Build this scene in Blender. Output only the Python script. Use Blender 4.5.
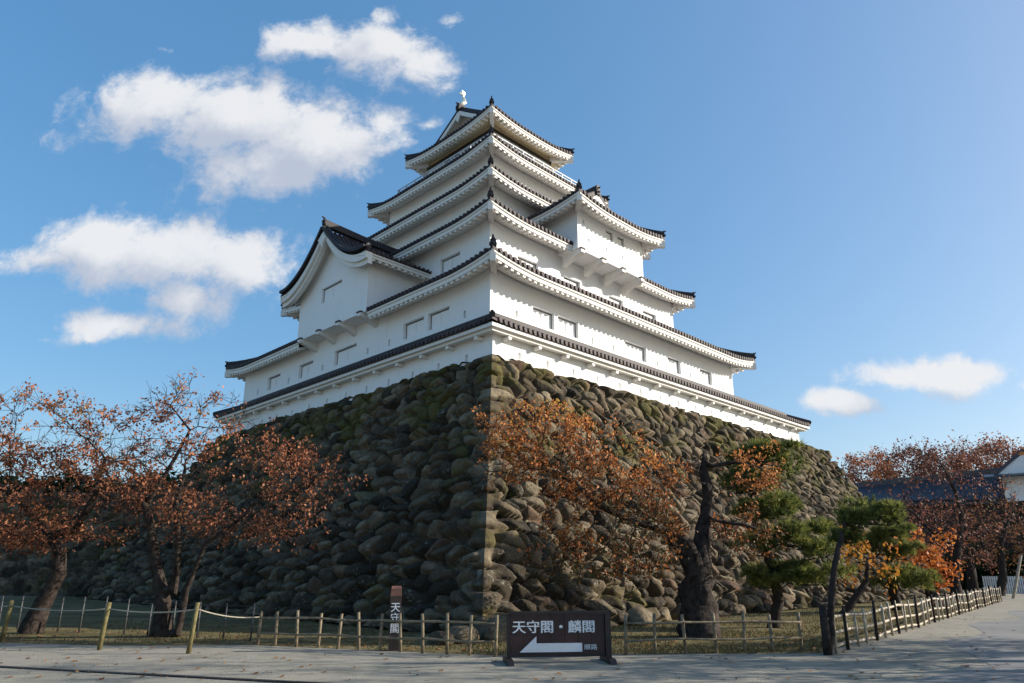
import bpy, math, random
import numpy as np
from mathutils import Vector, Matrix
R = math.radians
for o in list(bpy.data.objects): bpy.data.objects.remove(o)
scene = bpy.context.scene
col = scene.collection

# ------------------------------------------------------------------ camera, sky, sun, exposure
EYE = 1.65; FOC = 695.0; PPX = 512.0; PPY = 370.0; PITCH = R(15.95)
cam = bpy.data.objects.new('camera', bpy.data.cameras.new('camera')); col.objects.link(cam)
cam.location = (0, 0, EYE); cam.rotation_euler = (R(90) + PITCH, 0, 0)
cam.data.sensor_width = 36; cam.data.lens = FOC / 1024 * 36
cam.data.shift_y = (PPY - 341.5) / 1024
cam.data.clip_start = .1; cam.data.clip_end = 3000
scene.camera = cam
scene.view_settings.view_transform = 'Standard'
scene.view_settings.look = 'None'
scene.view_settings.gamma = 1
scene.view_settings.exposure = 0.68
SUN_EL = R(21.5); SUN_AZ = R(2.5)           # azimuth measured from +X towards +Y
SDIR = Vector((math.cos(SUN_EL) * math.cos(SUN_AZ), math.cos(SUN_EL) * math.sin(SUN_AZ), math.sin(SUN_EL)))
sun = bpy.data.objects.new('sun', bpy.data.lights.new('sun', 'SUN')); col.objects.link(sun)
sun.data.energy = 5.0; sun.data.angle = R(.53); sun.data.color = (1.0, .92, .81)
sun.rotation_euler = (-SDIR).to_track_quat('-Z', 'Y').to_euler(); sun.location = (40, 10, 40)
SKY_STRENGTH = .15

def ray(u, v):
    a = (u - PPX) / FOC; b = (PPY - v) / FOC
    c, s = math.cos(PITCH), math.sin(PITCH)
    return Vector((a, c - b * s, s + b * c))
def at(u, v, Y):
    d = ray(u, v); p = d * (Y / d.y); p.z += EYE; return p

class NT:
    def __init__(self, tree): self.t = tree; self.n = tree.nodes; self.l = tree.links
    def new(self, kind, **kw):
        nd = self.n.new(kind)
        for k, v in kw.items(): setattr(nd, k, v)
        return nd
    def link(self, a, b): self.l.new(a, b)
    def math(self, op, a, b=None, c=None, clamp=False):
        nd = self.n.new('ShaderNodeMath'); nd.operation = op; nd.use_clamp = clamp
        for i, x in enumerate((a, b, c)):
            if x is None: continue
            if isinstance(x, (int, float)): nd.inputs[i].default_value = x
            else: self.l.new(x, nd.inputs[i])
        return nd.outputs[0]
    def mix(self, f, a, b, blend='MIX'):
        nd = self.n.new('ShaderNodeMix'); nd.data_type = 'RGBA'; nd.blend_type = blend
        for s, x in ((0, f), (6, a), (7, b)):
            if isinstance(x, (int, float)): nd.inputs[s].default_value = x
            elif isinstance(x, (tuple, list)): nd.inputs[s].default_value = (*x[:3], 1)
            else: self.l.new(x, nd.inputs[s])
        return nd.outputs[2]
    def ramp(self, f, stops):
        nd = self.n.new('ShaderNodeValToRGB'); e = nd.color_ramp.elements
        while len(e) < len(stops): e.new(.5)
        for i, (p, c) in enumerate(stops): e[i].position = p; e[i].color = (*c, 1) if len(c) == 3 else c
        self.l.new(f, nd.inputs[0]); return nd.outputs[0]
    def noise(self, vec, scale, detail=4, rough=.55, dist=0):
        nd = self.n.new('ShaderNodeTexNoise'); nd.inputs['Scale'].default_value = scale
        nd.inputs['Detail'].default_value = detail; nd.inputs['Roughness'].default_value = rough
        nd.inputs['Distortion'].default_value = dist
        if vec is not None: self.l.new(vec, nd.inputs['Vector'])
        return nd.outputs['Fac']
    def sstep(self, x, lo, hi):
        nd = self.n.new('ShaderNodeMapRange'); nd.interpolation_type = 'SMOOTHSTEP'
        self.l.new(x, nd.inputs[0]); nd.inputs[1].default_value = lo; nd.inputs[2].default_value = hi
        return nd.outputs[0]

world = bpy.data.worlds.new('World'); scene.world = world; world.use_nodes = True
def build_sky():
    w = NT(world.node_tree)
    bg = w.n['Background']; bg.inputs['Strength'].default_value = SKY_STRENGTH
    sky = w.new('ShaderNodeTexSky'); sky.sky_type = 'NISHITA'; sky.sun_disc = False
    sky.sun_elevation = SUN_EL; sky.sun_rotation = math.pi / 2 - SUN_AZ
    sky.altitude = 200; sky.air_density = .9; sky.dust_density = 2.0; sky.ozone_density = 2.0
    tc = w.new('ShaderNodeTexCoord'); sep = w.new('ShaderNodeSeparateXYZ'); w.link(tc.outputs['Generated'], sep.inputs[0])
    dx, dy, dz = sep.outputs
    yy = w.math('MAXIMUM', dy, .02)
    X = w.math('DIVIDE', dx, yy); Z = w.math('DIVIDE', dz, yy)      # direction on a far sheet of cloud
    def billow(ox, oz):
        cmb = w.new('ShaderNodeCombineXYZ'); w.link(w.math('ADD', X, ox), cmb.inputs[0]); w.link(w.math('ADD', Z, oz), cmb.inputs[1])
        v = cmb.outputs[0]
        n2 = w.noise(v, 5, 4, .55, .2); n1 = w.noise(v, 13, 10, .62, .25); n3 = w.noise(v, 34, 8, .68, .3)
        q = w.math('MULTIPLY', w.math('SUBTRACT', n2, .5), .9)
        q = w.math('ADD', q, w.math('MULTIPLY', w.math('SUBTRACT', n1, .5), 1.7))
        return w.math('ADD', q, w.math('MULTIPLY', w.math('ABSOLUTE', w.math('SUBTRACT', n3, .5)), .7)), n3
    def puffs(lst, ox=0., oz=0.):
        best = None
        for (u, v, ru, rv, k) in lst:
            d = ray(u, v); cx, cz = d.x / d.y + ox, d.z / d.y + oz
            dd = ray(u + 1, v); sx = abs(dd.x / dd.y - d.x / d.y); dd = ray(u, v + 1); sz = abs(dd.z / dd.y - d.z / d.y)
            ex = w.math('MULTIPLY', w.math('SUBTRACT', X, cx), 1 / (ru * sx)); ez = w.math('MULTIPLY', w.math('SUBTRACT', Z, cz), 1 / (rv * sz))
            q = w.math('ADD', w.math('MULTIPLY', ex, ex), w.math('MULTIPLY', ez, ez))
            q = w.math('MULTIPLY', w.math('SUBTRACT', 1, w.math('SQRT', q)), k)
            best = q if best is None else w.math('SMOOTH_MAX', best, q, .25)
        return best
    CL = [(150, 108, 98, 50, 1.1), (235, 118, 125, 58, 1.2), (318, 140, 108, 56, 1.1), (262, 166, 100, 52, 1), (385, 124, 52, 24, .7),
          (105, 250, 98, 50, 1.1), (170, 255, 110, 54, 1.1), (242, 268, 80, 50, 1), (45, 258, 75, 24, .8), (115, 324, 82, 22, .9), (195, 296, 75, 34, .8),
          (310, 42, 76, 28, 1), (375, 50, 72, 46, 1), (420, 64, 50, 32, .9), (385, 18, 28, 20, .7),
          (905, 376, 82, 25, 1), (955, 375, 60, 26, 1), (838, 402, 62, 20, 1), (1034, 386, 26, 8, .6),
          (40, 340, 30, 7, .3), (425, 125, 30, 10, .5), (170, 50, 14, 6, .35), (60, 140, 26, 16, .3), (450, 22, 22, 8, .35)]
    SX, SZ = .022, .030                       # towards the sun: right and up
    base = puffs(CL); amp, n3 = billow(0, 0); amp2, _ = billow(SX, SZ); base2 = puffs(CL, -SX * 1.6, -SZ * 1.9)
    dens = w.math('ADD', w.math('ADD', base, amp), -.12)
    mask = w.math('MULTIPLY', w.sstep(dens, .0, .60), .94)
    # less cloud in the sun's direction = lit side, more = shaded belly
    lit = w.math('ADD', w.math('SUBTRACT', base, base2), w.math('MULTIPLY', w.math('SUBTRACT', amp, amp2), .55))
    lit = w.math('SUBTRACT', lit, w.math('MULTIPLY', w.math('MINIMUM', base, .8), .32))
    shade = w.sstep(lit, -.52, .42)
    cc = w.mix(shade, (2.15, 2.38, 2.85), (3.62, 3.64, 3.72))
    # tone grade of the whole clear sky: gamma, saturation and tint
    gm = w.new('ShaderNodeGamma'); gm.inputs[1].default_value = .5; w.link(sky.outputs[0], gm.inputs[0])
    hs = w.new('ShaderNodeHueSaturation'); hs.inputs['Saturation'].default_value = 1.85; w.link(gm.outputs[0], hs.inputs['Color'])
    skyc = w.mix(1.0, hs.outputs[0], (1.58, 1.65, 1.68), 'MULTIPLY')
    out = w.mix(mask, skyc, cc)
    w.link(out, bg.inputs['Color'])
build_sky()

# ------------------------------------------------------------------ materials
def mat(name):
    m = bpy.data.materials.new(name); m.use_nodes = True
    return m, NT(m.node_tree), m.node_tree.nodes['Principled BSDF']
def simple(name, c, rough=.7, var=.25, scale=3, bump=0, bscale=20, c2=None, metallic=0, spec=.5, detail=6):
    m, t, b = mat(name)
    tc = t.new('ShaderNodeTexCoord').outputs['Object']
    n = t.noise(tc, scale, detail, .6)
    lo = c2 or tuple(x * (1 - var) for x in c); hi = tuple(min(1, x * (1 + var)) for x in c) if not c2 else c
    t.link(t.ramp(n, [(.3, lo), (.7, hi)]), b.inputs['Base Color'])
    b.inputs['Roughness'].default_value = rough; b.inputs['Metallic'].default_value = metallic
    b.inputs['Specular IOR Level'].default_value = spec
    if bump:
        bn = t.new('ShaderNodeBump'); bn.inputs['Strength'].default_value = bump; bn.inputs['Distance'].default_value = .03
        t.link(t.noise(tc, bscale, 6, .6), bn.inputs['Height']); t.link(bn.outputs[0], b.inputs['Normal'])
    return m
def plaster(name, c, stain):
    m, t, b = mat(name)
    tc = t.new('ShaderNodeTexCoord').outputs['Object']
    mp = t.new('ShaderNodeMapping'); t.link(tc, mp.inputs[0]); mp.inputs['Scale'].default_value = (2.2, 2.2, .35)
    s1 = t.sstep(t.noise(mp.outputs[0], 1.6, 6, .65), .50, .80)
    s2 = t.sstep(t.noise(tc, .7, 5, .6), .45, .75)
    cc = t.mix(t.math('MULTIPLY', s1, .45), c, stain); cc = t.mix(t.math('MULTIPLY', s2, .3), cc, tuple(x * .94 for x in c))
    t.link(cc, b.inputs['Base Color']); b.inputs['Roughness'].default_value = .85; b.inputs['Specular IOR Level'].default_value = .2
    bn = t.new('ShaderNodeBump'); bn.inputs['Strength'].default_value = .12; bn.inputs['Distance'].default_value = .02
    t.link(t.noise(tc, 9, 5, .6), bn.inputs['Height']); t.link(bn.outputs[0], b.inputs['Normal'])
    return m
M = {}
M['plaster'] = plaster('white_plaster', (.83, .83, .82), (.68, .66, .62))
M['eave'] = plaster('bounce_warm_plaster', (.76, .74, .70), (.62, .58, .50))  # same white plaster, its colour warmed to stand for light bounced under the eaves
M['cream'] = plaster('cream_plaster', (.60, .49, .31), (.50, .40, .25))
M['tile'] = simple('roof_tile', (.050, .034, .034), .62, .4, 2.5, .15, 30, spec=.25)
M['ridge'] = simple('ridge_tile', (.032, .026, .028), .6, .3, 4, .2, 25, spec=.3)
M['lacquer'] = simple('dark_timber', (.018, .015, .016), .5, .3, 6)
M['pane'] = simple('dark_window', (.03, .034, .045), .25, .3, 3)
M['gold'] = simple('shachi_silver', (.75, .70, .58), .3, .1, 8, metallic=.5)
M['railpale'] = simple('pale_rail', (.5, .52, .55), .5, .1, 8)
def stone_mat(name, moss=1.0, tint=(1, 1, 1), k=1.0):
    m, t, b = mat(name)
    tc = t.new('ShaderNodeTexCoord').outputs['Object']
    at_ = t.new('ShaderNodeAttribute'); at_.attribute_name = 'stone'
    sp = t.new('ShaderNodeSeparateColor'); t.link(at_.outputs['Color'], sp.inputs[0])
    T = lambda c: tuple(x * y * k for x, y in zip(c, tint))
    base = t.ramp(sp.outputs[0], [(0, T((.028, .022, .015))), (.25, T((.075, .057, .037))), (.55, T((.15, .114, .072))), (.85, T((.29, .232, .15))), (1, T((.15, .088, .056)))])
    n1 = t.noise(tc, 4, 8, .7); n2 = t.noise(tc, 17, 6, .65)
    base = t.mix(t.sstep(n1, .32, .72), t.mix(.65, base, T((.026, .022, .016))), base)
    base = t.mix(t.math('MULTIPLY', t.sstep(n2, .54, .74), .45), base, T((.22, .20, .155)))
    li = t.math('MULTIPLY', t.sstep(t.noise(tc, 6.5, 3, .5, .8), .60, .66), t.sstep(t.noise(tc, .8, 3, .5), .45, .6))
    base = t.mix(t.math('MULTIPLY', li, .55), base, T((.27, .265, .22)))
    gz = t.new('ShaderNodeSeparateXYZ'); t.link(tc, gz.inputs[0])
    hi = t.sstep(gz.outputs[2], 2.5, 9.0)
    mo = t.math('ADD', t.noise(tc, .55, 6, .62), t.math('MULTIPLY', hi, .10))
    mo = t.math('ADD', mo, t.math('MULTIPLY', t.math('SUBTRACT', n1, .5), .35))
    mo = t.math('MULTIPLY', t.sstep(mo, .575, .71), .66 * moss)
    mc = t.mix(n2, (.044, .041, .011), (.15, .135, .022))
    base = t.mix(mo, base, mc)
    t.link(base, b.inputs['Base Color']); b.inputs['Roughness'].default_value = .92; b.inputs['Specular IOR Level'].default_value = .2
    bn = t.new('ShaderNodeBump'); bn.inputs['Strength'].default_value = .9; bn.inputs['Distance'].default_value = .07
    n3 = t.noise(tc, 46, 4, .7); h = t.math('ADD', t.math('ADD', n1, t.math('MULTIPLY', n2, .6)), t.math('MULTIPLY', n3, .3)); t.link(h, bn.inputs['Height']); t.link(bn.outputs[0], b.inputs['Normal'])
    return m
M['stone'] = stone_mat('wall_stone')
M['boulder'] = stone_mat('loose_stone', .5)
M['bark'] = simple('cherry_bark', (.038, .029, .024), .9, .75, 7, 1.0, 11, spec=.15)
M['bark_pale'] = simple('lichen_bark', (.085, .068, .048), .9, .55, 7, .9, 14, spec=.15)
M['pine_bark'] = simple('pine_bark', (.038, .029, .025), .9, .45, 10, .9, 16, spec=.15)
M['fence_wood'] = simple('fence_wood', (.22, .17, .11), .8, .45, 12, .4, 40, spec=.2)
M['bamboo'] = simple('weathered_bamboo', (.38, .32, .235), .6, .35, 9, .3, 30, spec=.3)
M['post_yellow'] = simple('mossy_post', (.15, .125, .055), .85, .4, 10, .4, 40, spec=.2)
M['rope'] = simple('rope', (.30, .27, .21), .9, .2, 30)
M['wire'] = simple('wire', (.05, .05, .05), .5, .2, 10)
M['sign'] = simple('sign_board', (.034, .011, .010), .5, .6, 1.6)
M['sign_frame'] = simple('sign_frame', (.014, .008, .008), .5, .4, 4)
M['letter'] = simple('white_letter', (.72, .72, .74), .6, .06, 20)
M['postwood'] = simple('signpost_wood', (.035, .022, .016), .7, .4, 6)
M['postcap'] = simple('signpost_top', (.16, .07, .045), .7, .4, 6)
M['blueroof'] = simple('far_roof_tile', (.035, .036, .05), .4, .25, 2)
def ground_mat():
    m, t, b = mat('gravel')
    tc = t.new('ShaderNodeTexCoord').outputs['Object']
    n1 = t.noise(tc, .35, 6, .6); n2 = t.noise(tc, 3, 6, .65); n3 = t.noise(tc, 55, 4, .7)
    c = t.ramp(n2, [(.25, (.30, .275, .22)), (.75, (.44, .405, .325))])
    c = t.mix(t.sstep(n1, .4, .68), c, (.33, .305, .255))
    n4 = t.noise(tc, .9, 8, .7, .6)
    c = t.mix(t.math('MULTIPLY', t.sstep(n4, .50, .66), .45), c, (.17, .155, .12))
    c = t.mix(t.math('MULTIPLY', t.sstep(n3, .48, .62), .6), c, (.10, .095, .08))
    t.link(c, b.inputs['Base Color']); b.inputs['Roughness'].default_value = .95; b.inputs['Specular IOR Level'].default_value = .15
    bn = t.new('ShaderNodeBump'); bn.inputs['Strength'].default_value = .9; bn.inputs['Distance'].default_value = .03
    t.link(t.math('ADD', n3, t.math('MULTIPLY', n2, .8)), bn.inputs['Height']); t.link(bn.outputs[0], b.inputs['Normal'])
    return m
def road_mat():
    m, t, b = mat('worn_asphalt')
    tc = t.new('ShaderNodeTexCoord').outputs['Object']
    n1 = t.noise(tc, .5, 6, .6); n2 = t.noise(tc, 4, 6, .65); n3 = t.noise(tc, 90, 3, .7)
    c = t.ramp(n1, [(.3, (.19, .188, .182)), (.7, (.28, .27, .25))])
    c = t.mix(t.math('MULTIPLY', t.sstep(n2, .5, .75), .5), c, (.23, .22, .195))
    c = t.mix(t.math('MULTIPLY', t.sstep(n3, .5, .65), .4), c, (.06, .06, .06))
    t.link(c, b.inputs['Base Color']); b.inputs['Roughness'].default_value = .9; b.inputs['Specular IOR Level'].default_value = .2
    bn = t.new('ShaderNodeBump'); bn.inputs['Strength'].default_value = .6; bn.inputs['Distance'].default_value = .015
    t.link(n3, bn.inputs['Height']); t.link(bn.outputs[0], b.inputs['Normal'])
    return m
def lawn_mat():
    m, t, b = mat('dry_lawn')
    tc = t.new('ShaderNodeTexCoord').outputs['Object']
    n1 = t.noise(tc, .7, 6, .62); n2 = t.noise(tc, 12, 6, .7)
    c = t.ramp(n1, [(.3, (.085, .07, .042)), (.5, (.15, .122, .055)), (.7, (.22, .19, .11))])
    c = t.mix(t.math('MULTIPLY', t.sstep(n2, .45, .65), .6), c, (.075, .075, .025))
    t.link(c, b.inputs['Base Color']); b.inputs['Roughness'].default_value = .95; b.inputs['Specular IOR Level'].default_value = .1
    bn = t.new('ShaderNodeBump'); bn.inputs['Strength'].default_value = 1; bn.inputs['Distance'].default_value = .05
    t.link(n2, bn.inputs['Height']); t.link(bn.outputs[0], b.inputs['Normal'])
    return m
M['gravel'] = ground_mat(); M['road'] = road_mat(); M['lawn'] = lawn_mat()
def leaf_mat(name, stops, trans=.35):
    m, t, b = mat(name)
    a = t.new('ShaderNodeAttribute'); a.attribute_name = 'rnd'
    sp = t.new('ShaderNodeSeparateColor'); t.link(a.outputs['Color'], sp.inputs[0])
    c = t.ramp(sp.outputs[0], stops)
    t.link(c, b.inputs['Base Color']); b.inputs['Roughness'].default_value = .6; b.inputs['Specular IOR Level'].default_value = .25
    tr = t.new('ShaderNodeBsdfTranslucent'); t.link(c, tr.inputs[0])
    mx = t.new('ShaderNodeMixShader'); mx.inputs[0].default_value = trans
    t.link(b.outputs[0], mx.inputs[1]); t.link(tr.outputs[0], mx.inputs[2])
    t.link(mx.outputs[0], t.n['Material Output'].inputs[0])
    return m
M['leaf_red'] = leaf_mat('russet_leaf', [(0, (.09, .042, .024)), (.35, (.21, .080, .040)), (.65, (.40, .145, .070)), (.85, (.52, .22, .11)), (1, (.30, .20, .07))])
M['leaf_orange'] = leaf_mat('orange_leaf', [(0, (.07, .06, .02)), (.25, (.16, .085, .03)), (.45, (.28, .10, .04)), (.7, (.62, .22, .06)), (.88, (.72, .31, .11)), (1, (.55, .32, .07))])
M['leaf_brown'] = leaf_mat('brown_leaf', [(0, (.07, .045, .02)), (.4, (.18, .09, .03)), (.7, (.27, .10, .04)), (1, (.14, .12, .03))])
M['leaf_gold'] = leaf_mat('golden_leaf', [(0, (.40, .13, .03)), (.5, (.52, .22, .03)), (1, (.42, .28, .05))])
M['leaf_flame'] = leaf_mat('flame_leaf', [(0, (.36, .09, .03)), (.5, (.52, .16, .035)), (1, (.55, .25, .05))])
M['leaf_wine'] = leaf_mat('wine_leaf', [(0, (.085, .04, .03)), (.5, (.20, .085, .06)), (1, (.34, .15, .09))])
M['needle'] = leaf_mat('pine_needle', [(0, (.05, .075, .02)), (.5, (.165, .185, .045)), (1, (.37, .34, .09))], .4)
M['evergreen'] = leaf_mat('evergreen_leaf', [(0, (.018, .035, .014)), (1, (.05, .075, .025))], .2)
M['grass'] = leaf_mat('grass_blade', [(0, (.06, .058, .02)), (.5, (.14, .115, .045)), (1, (.24, .19, .09))], .3)
M['litter'] = leaf_mat('fallen_leaf', [(0, (.12, .06, .03)), (.5, (.25, .11, .04)), (1, (.30, .18, .07))], .2)

# ------------------------------------------------------------------ mesh helpers
class MB:
    def __init__(s): s.v = []; s.f = []
    def quad(s, *p):
        n = len(s.v); s.v.extend(tuple(x) for x in p); s.f.append(tuple(range(n, n + len(p))))
    def hexa(s, p):                      # 8 points: bottom ring then top ring
        n = len(s.v); s.v.extend(tuple(x) for x in p)
        for f in ((3, 2, 1, 0), (4, 5, 6, 7), (0, 1, 5, 4), (1, 2, 6, 5), (2, 3, 7, 6), (3, 0, 4, 7)): s.f.append(tuple(n + i for i in f))
    def box(s, x0, x1, y0, y1, z0, z1):
        s.hexa([(x0, y0, z0), (x1, y0, z0), (x1, y1, z0), (x0, y1, z0), (x0, y0, z1), (x1, y0, z1), (x1, y1, z1), (x0, y1, z1)])
    def bar(s, a, b, w, h, up=(0, 0, 1)):   # a box whose TOP-centre line runs a -> b  (centre line)
        a = Vector(a); b = Vector(b); d = (b - a).normalized(); sd = d.cross(Vector(up)).normalized() * (w / 2); u = sd.cross(d).normalized() * (h / 2)
        s.hexa([a - sd - u, a + sd - u, b + sd - u, b - sd - u, a - sd + u, a + sd + u, b + sd + u, b - sd + u])
    def prism(s, pts, off):              # polygon (list of Vector) extruded by off
        n = len(s.v); k = len(pts); off = Vector(off)
        s.v.extend(tuple(p) for p in pts); s.v.extend(tuple(Vector(p) + off) for p in pts)
        s.f.append(tuple(range(n + k - 1, n - 1, -1))); s.f.append(tuple(range(n + k, n + 2 * k)))
        for i in range(k): j = (i + 1) % k; s.f.append((n + i, n + j, n + k + j, n + k + i))
    def tube(s, pts, rad, k=8, cap=True, wob=0, rng=None, flat=1.0):
        pts = [Vector(p) for p in pts]; n0 = len(s.v)
        if isinstance(rad, (int, float)): rad = [rad] * len(pts)
        ref = Vector((.13, .97, .21))
        for i, p in enumerate(pts):
            d = (pts[min(i + 1, len(pts) - 1)] - pts[max(i - 1, 0)]).normalized()
            a = d.cross(ref).normalized(); b = d.cross(a)
            for j in range(k):
                t = 2 * math.pi * j / k; r = rad[i] * (1 + (rng.uniform(-wob, wob) if wob else 0))
                s.v.append(tuple(p + a * (r * math.cos(t)) + b * (r * flat * math.sin(t))))
        for i in range(len(pts) - 1):
            for j in range(k):
                s.f.append((n0 + i * k + j, n0 + i * k + (j + 1) % k, n0 + (i + 1) * k + (j + 1) % k, n0 + (i + 1) * k + j))
        if cap:
            s.f.append(tuple(n0 + j for j in range(k - 1, -1, -1))); s.f.append(tuple(n0 + (len(pts) - 1) * k + j for j in range(k)))
    def grid(s, P):                      # 2-D list of points
        n0 = len(s.v); w = len(P[0])
        for row in P: s.v.extend(tuple(p) for p in row)
        for i in range(len(P) - 1):
            for j in range(w - 1): s.f.append((n0 + i * w + j, n0 + i * w + j + 1, n0 + (i + 1) * w + j + 1, n0 + (i + 1) * w + j))
    def build(s, name, m, parent=None, smooth=False, fix=True):
        me = bpy.data.meshes.new(name); me.from_pydata(s.v, [], s.f)
        if fix:
            import bmesh
            bm = bmesh.new(); bm.from_mesh(me); bmesh.ops.recalc_face_normals(bm, faces=bm.faces); bm.to_mesh(me); bm.free()
        me.materials.append(m)
        if smooth: me.polygons.foreach_set('use_smooth', [True] * len(me.polygons))
        o = bpy.data.objects.new(name, me); col.objects.link(o)
        if parent: o.parent = parent
        return o
def np_mesh(name, V, F, m, parent=None, smooth=False, attr=None, aname='rnd'):
    """V (n,3), F (k,c) all faces with c corners; attr (n,) or (n,3) value stored as a colour attribute"""
    V = np.asarray(V, np.float32); F = np.asarray(F, np.int32); c = F.shape[1]
    me = bpy.data.meshes.new(name); me.vertices.add(len(V)); me.vertices.foreach_set('co', V.ravel())
    me.loops.add(F.size); me.loops.foreach_set('vertex_index', F.ravel())
    me.polygons.add(len(F)); me.polygons.foreach_set('loop_start', np.arange(0, F.size, c, dtype=np.int32))
    if smooth: me.polygons.foreach_set('use_smooth', np.ones(len(F), bool))
    if attr is not None:
        A = np.ones((len(V), 4), np.float32); attr = np.asarray(attr)
        A[:, :3] = attr[:, None] if attr.ndim == 1 else attr
        ca = me.color_attributes.new(aname, 'FLOAT_COLOR', 'POINT'); ca.data.foreach_set('color', A.ravel())
    me.update(calc_edges=True); me.validate()
    me.materials.append(m)
    o = bpy.data.objects.new(name, me); col.objects.link(o)
    if parent: o.parent = parent
    return o
def tag(o, label=None, cat=None, group=None, kind=None):
    if label: o['label'] = label
    if cat: o['category'] = cat
    if group: o['group'] = group
    if kind: o['kind'] = kind
    return o
def thing(name, label, cat, loc=(0, 0, 0), rz=0, group=None):
    o = bpy.data.objects.new(name, None); col.objects.link(o); o.location = loc; o.rotation_euler = (0, 0, rz)
    o.empty_display_size = .3
    return tag(o, label, cat, group)

# ------------------------------------------------------------------ ground
def sheet(name, pts, z, m):
    mb = MB(); mb.quad(*[(x, y, z) for x, y in pts]); return tag(mb.build(name, m), kind='structure')
g = MB()
g.grid([[(x, y, 0) for x in (-900, -60, -30, 0, 30, 60, 900)] for y in (-60, 0, 20, 40, 80, 1500)])
tag(g.build('ground', M['gravel']), kind='structure')
rng = random.Random(4)
FC = Vector((6.28, 14.83, 0)); FE = Vector((25.5, 38.2, 0))         # the bamboo fence along the road
fdir = (FE - FC).normalized(); fn = Vector((fdir.y, -fdir.x, 0))
left_edge = []
for i in range(40):
    t = i / 39; p = FC + fdir * (-9 + t * 60) + fn * (1.5 + .35 * math.sin(i * 1.3) + rng.uniform(-.25, .25) + (1.6 * max(0, .25 - t) / .25))
    left_edge.append((p.x, p.y))
left_edge = [(-1.2, 3.0), (.2, 6.2)] + [p for p in left_edge if p[1] > 8.2]
sheet('road', [(2, -20)] + left_edge + [(90, 70), (60, -20)], .004, M['road'])
# dry lawn between the fence and the wall foot
lawn = [(-13.5, 17.6), (-9, 16.6), (-6.0, 16.75), (-.3, 14.75), (2.2, 14.95), (6.2, 15.1)]
for i in range(1, 12):
    p = FC + fdir * (i * 3) - fn * (.15 + rng.uniform(0, .12)); lawn.append((p.x, p.y))
lawn += [(40, 60), (20, 60), (-40, 40), (-40, 18.5)]
sheet('lawn', lawn, .004, M['lawn'])
# dark gutter line across the gravel on the left
gm = MB()
ga = Vector((-9.6, 13.25, 0)); gb = Vector((-2.4, 11.05, 0))
for i in range(24):
    p = ga.lerp(gb, i / 24); q = ga.lerp(gb, (i + .93) / 24); gm.bar((p.x, p.y, .012), (q.x, q.y, .012), .10, .02)
tag(gm.build('gutter', M['lacquer']), kind='structure')

# ------------------------------------------------------------------ stone base
CA = R(45); P0 = Vector((-.745, 25.38, 0)); H = 9.5
AL, BL = 30.8, 24.6            # top of the stone base along the right (a) and the left (b) face
def off(z): return 5.0 * (1 - np.clip(z / H, 0, 1)) ** 1.12
def hash2(i, j, k):
    x = np.sin(i * 127.1 + j * 311.7 + k * 74.7) * 43758.5453
    return x - np.floor(x)
def vnoise(x, y, seed):
    xi, yi = np.floor(x), np.floor(y); fx, fy = x - xi, y - yi; fx = fx * fx * (3 - 2 * fx); fy = fy * fy * (3 - 2 * fy)
    a, b_, c, d = (hash2(xi + i, yi + j, seed) for i, j in ((0, 0), (1, 0), (0, 1), (1, 1)))
    return a + (b_ - a) * fx + (c - a) * fy + (a - b_ - c + d) * fx * fy
def stones(s, w, seed, tilt, sx=.80, sy=.45):
    """irregular boulders: relief height and one random number per boulder"""
    s0 = s + .35 * (vnoise(s * .9, w * .9, seed + 9) - .5); w0 = w + .35 * (vnoise(s * .9 + 31, w * .9, seed + 5) - .5)
    c, n = math.cos(tilt), math.sin(tilt)
    X = (s0 * c - w0 * n) / sx; Y = (s0 * n + w0 * c) / sy
    xi, yi = np.floor(X), np.floor(Y)
    f1 = np.full(s.shape, 9.); f2 = f1.copy(); cid = np.zeros(s.shape); lx = np.zeros(s.shape); ly = np.zeros(s.shape)
    for di in (-2, -1, 0, 1, 2):
        for dj in (-2, -1, 0, 1, 2):
            ci, cj = xi + di, yi + dj
            px = ci + .5 + .86 * (hash2(ci, cj, seed) - .5) + .5 * (np.mod(cj, 2) - .5); py = cj + .5 + .86 * (hash2(ci, cj, seed + 1) - .5)
            wgt = .20 * hash2(ci, cj, seed + 2)
            dd = np.sqrt((X - px) ** 2 + (Y - py) ** 2) - wgt
            m1 = dd < f1
            f2 = np.where(m1, f1, np.minimum(f2, dd))
            cid = np.where(m1, hash2(ci, cj, seed + 3), cid); lx = np.where(m1, X - px, lx); ly = np.where(m1, Y - py, ly)
            f1 = np.where(m1, dd, f1)
    e = (f2 - f1) * .5
    e = e + .05 * (vnoise(s * 6, w * 6, seed + 22) - .5)
    t = np.clip((e - .027) / .05, 0, 1); t = t * .93 + .07 * np.clip(e / .3, 0, 1)
    h = .32 * t + .14 * (hash2(cid * 91, cid * 37, 3) - .5) * t + t * (lx * (hash2(cid * 51, 2, 4) - .5) + ly * (hash2(cid * 23, 7, 4) - .5)) * .42
    # split faces: two random planes chip every boulder
    for q in (1, 2, 3):
        an = 6.283 * hash2(cid * 77, q, 12); c_ = lx * np.cos(an) + ly * np.sin(an) - .10 - .22 * hash2(cid * 31, q, 13)
        h -= t * np.clip(c_, 0, 1) * .5
    h += .06 * (vnoise(s * 3.1, w * 3.1, seed + 20) - .5) + .035 * (vnoise(s * 9, w * 9, seed + 21) - .5)
    return h, cid
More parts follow.
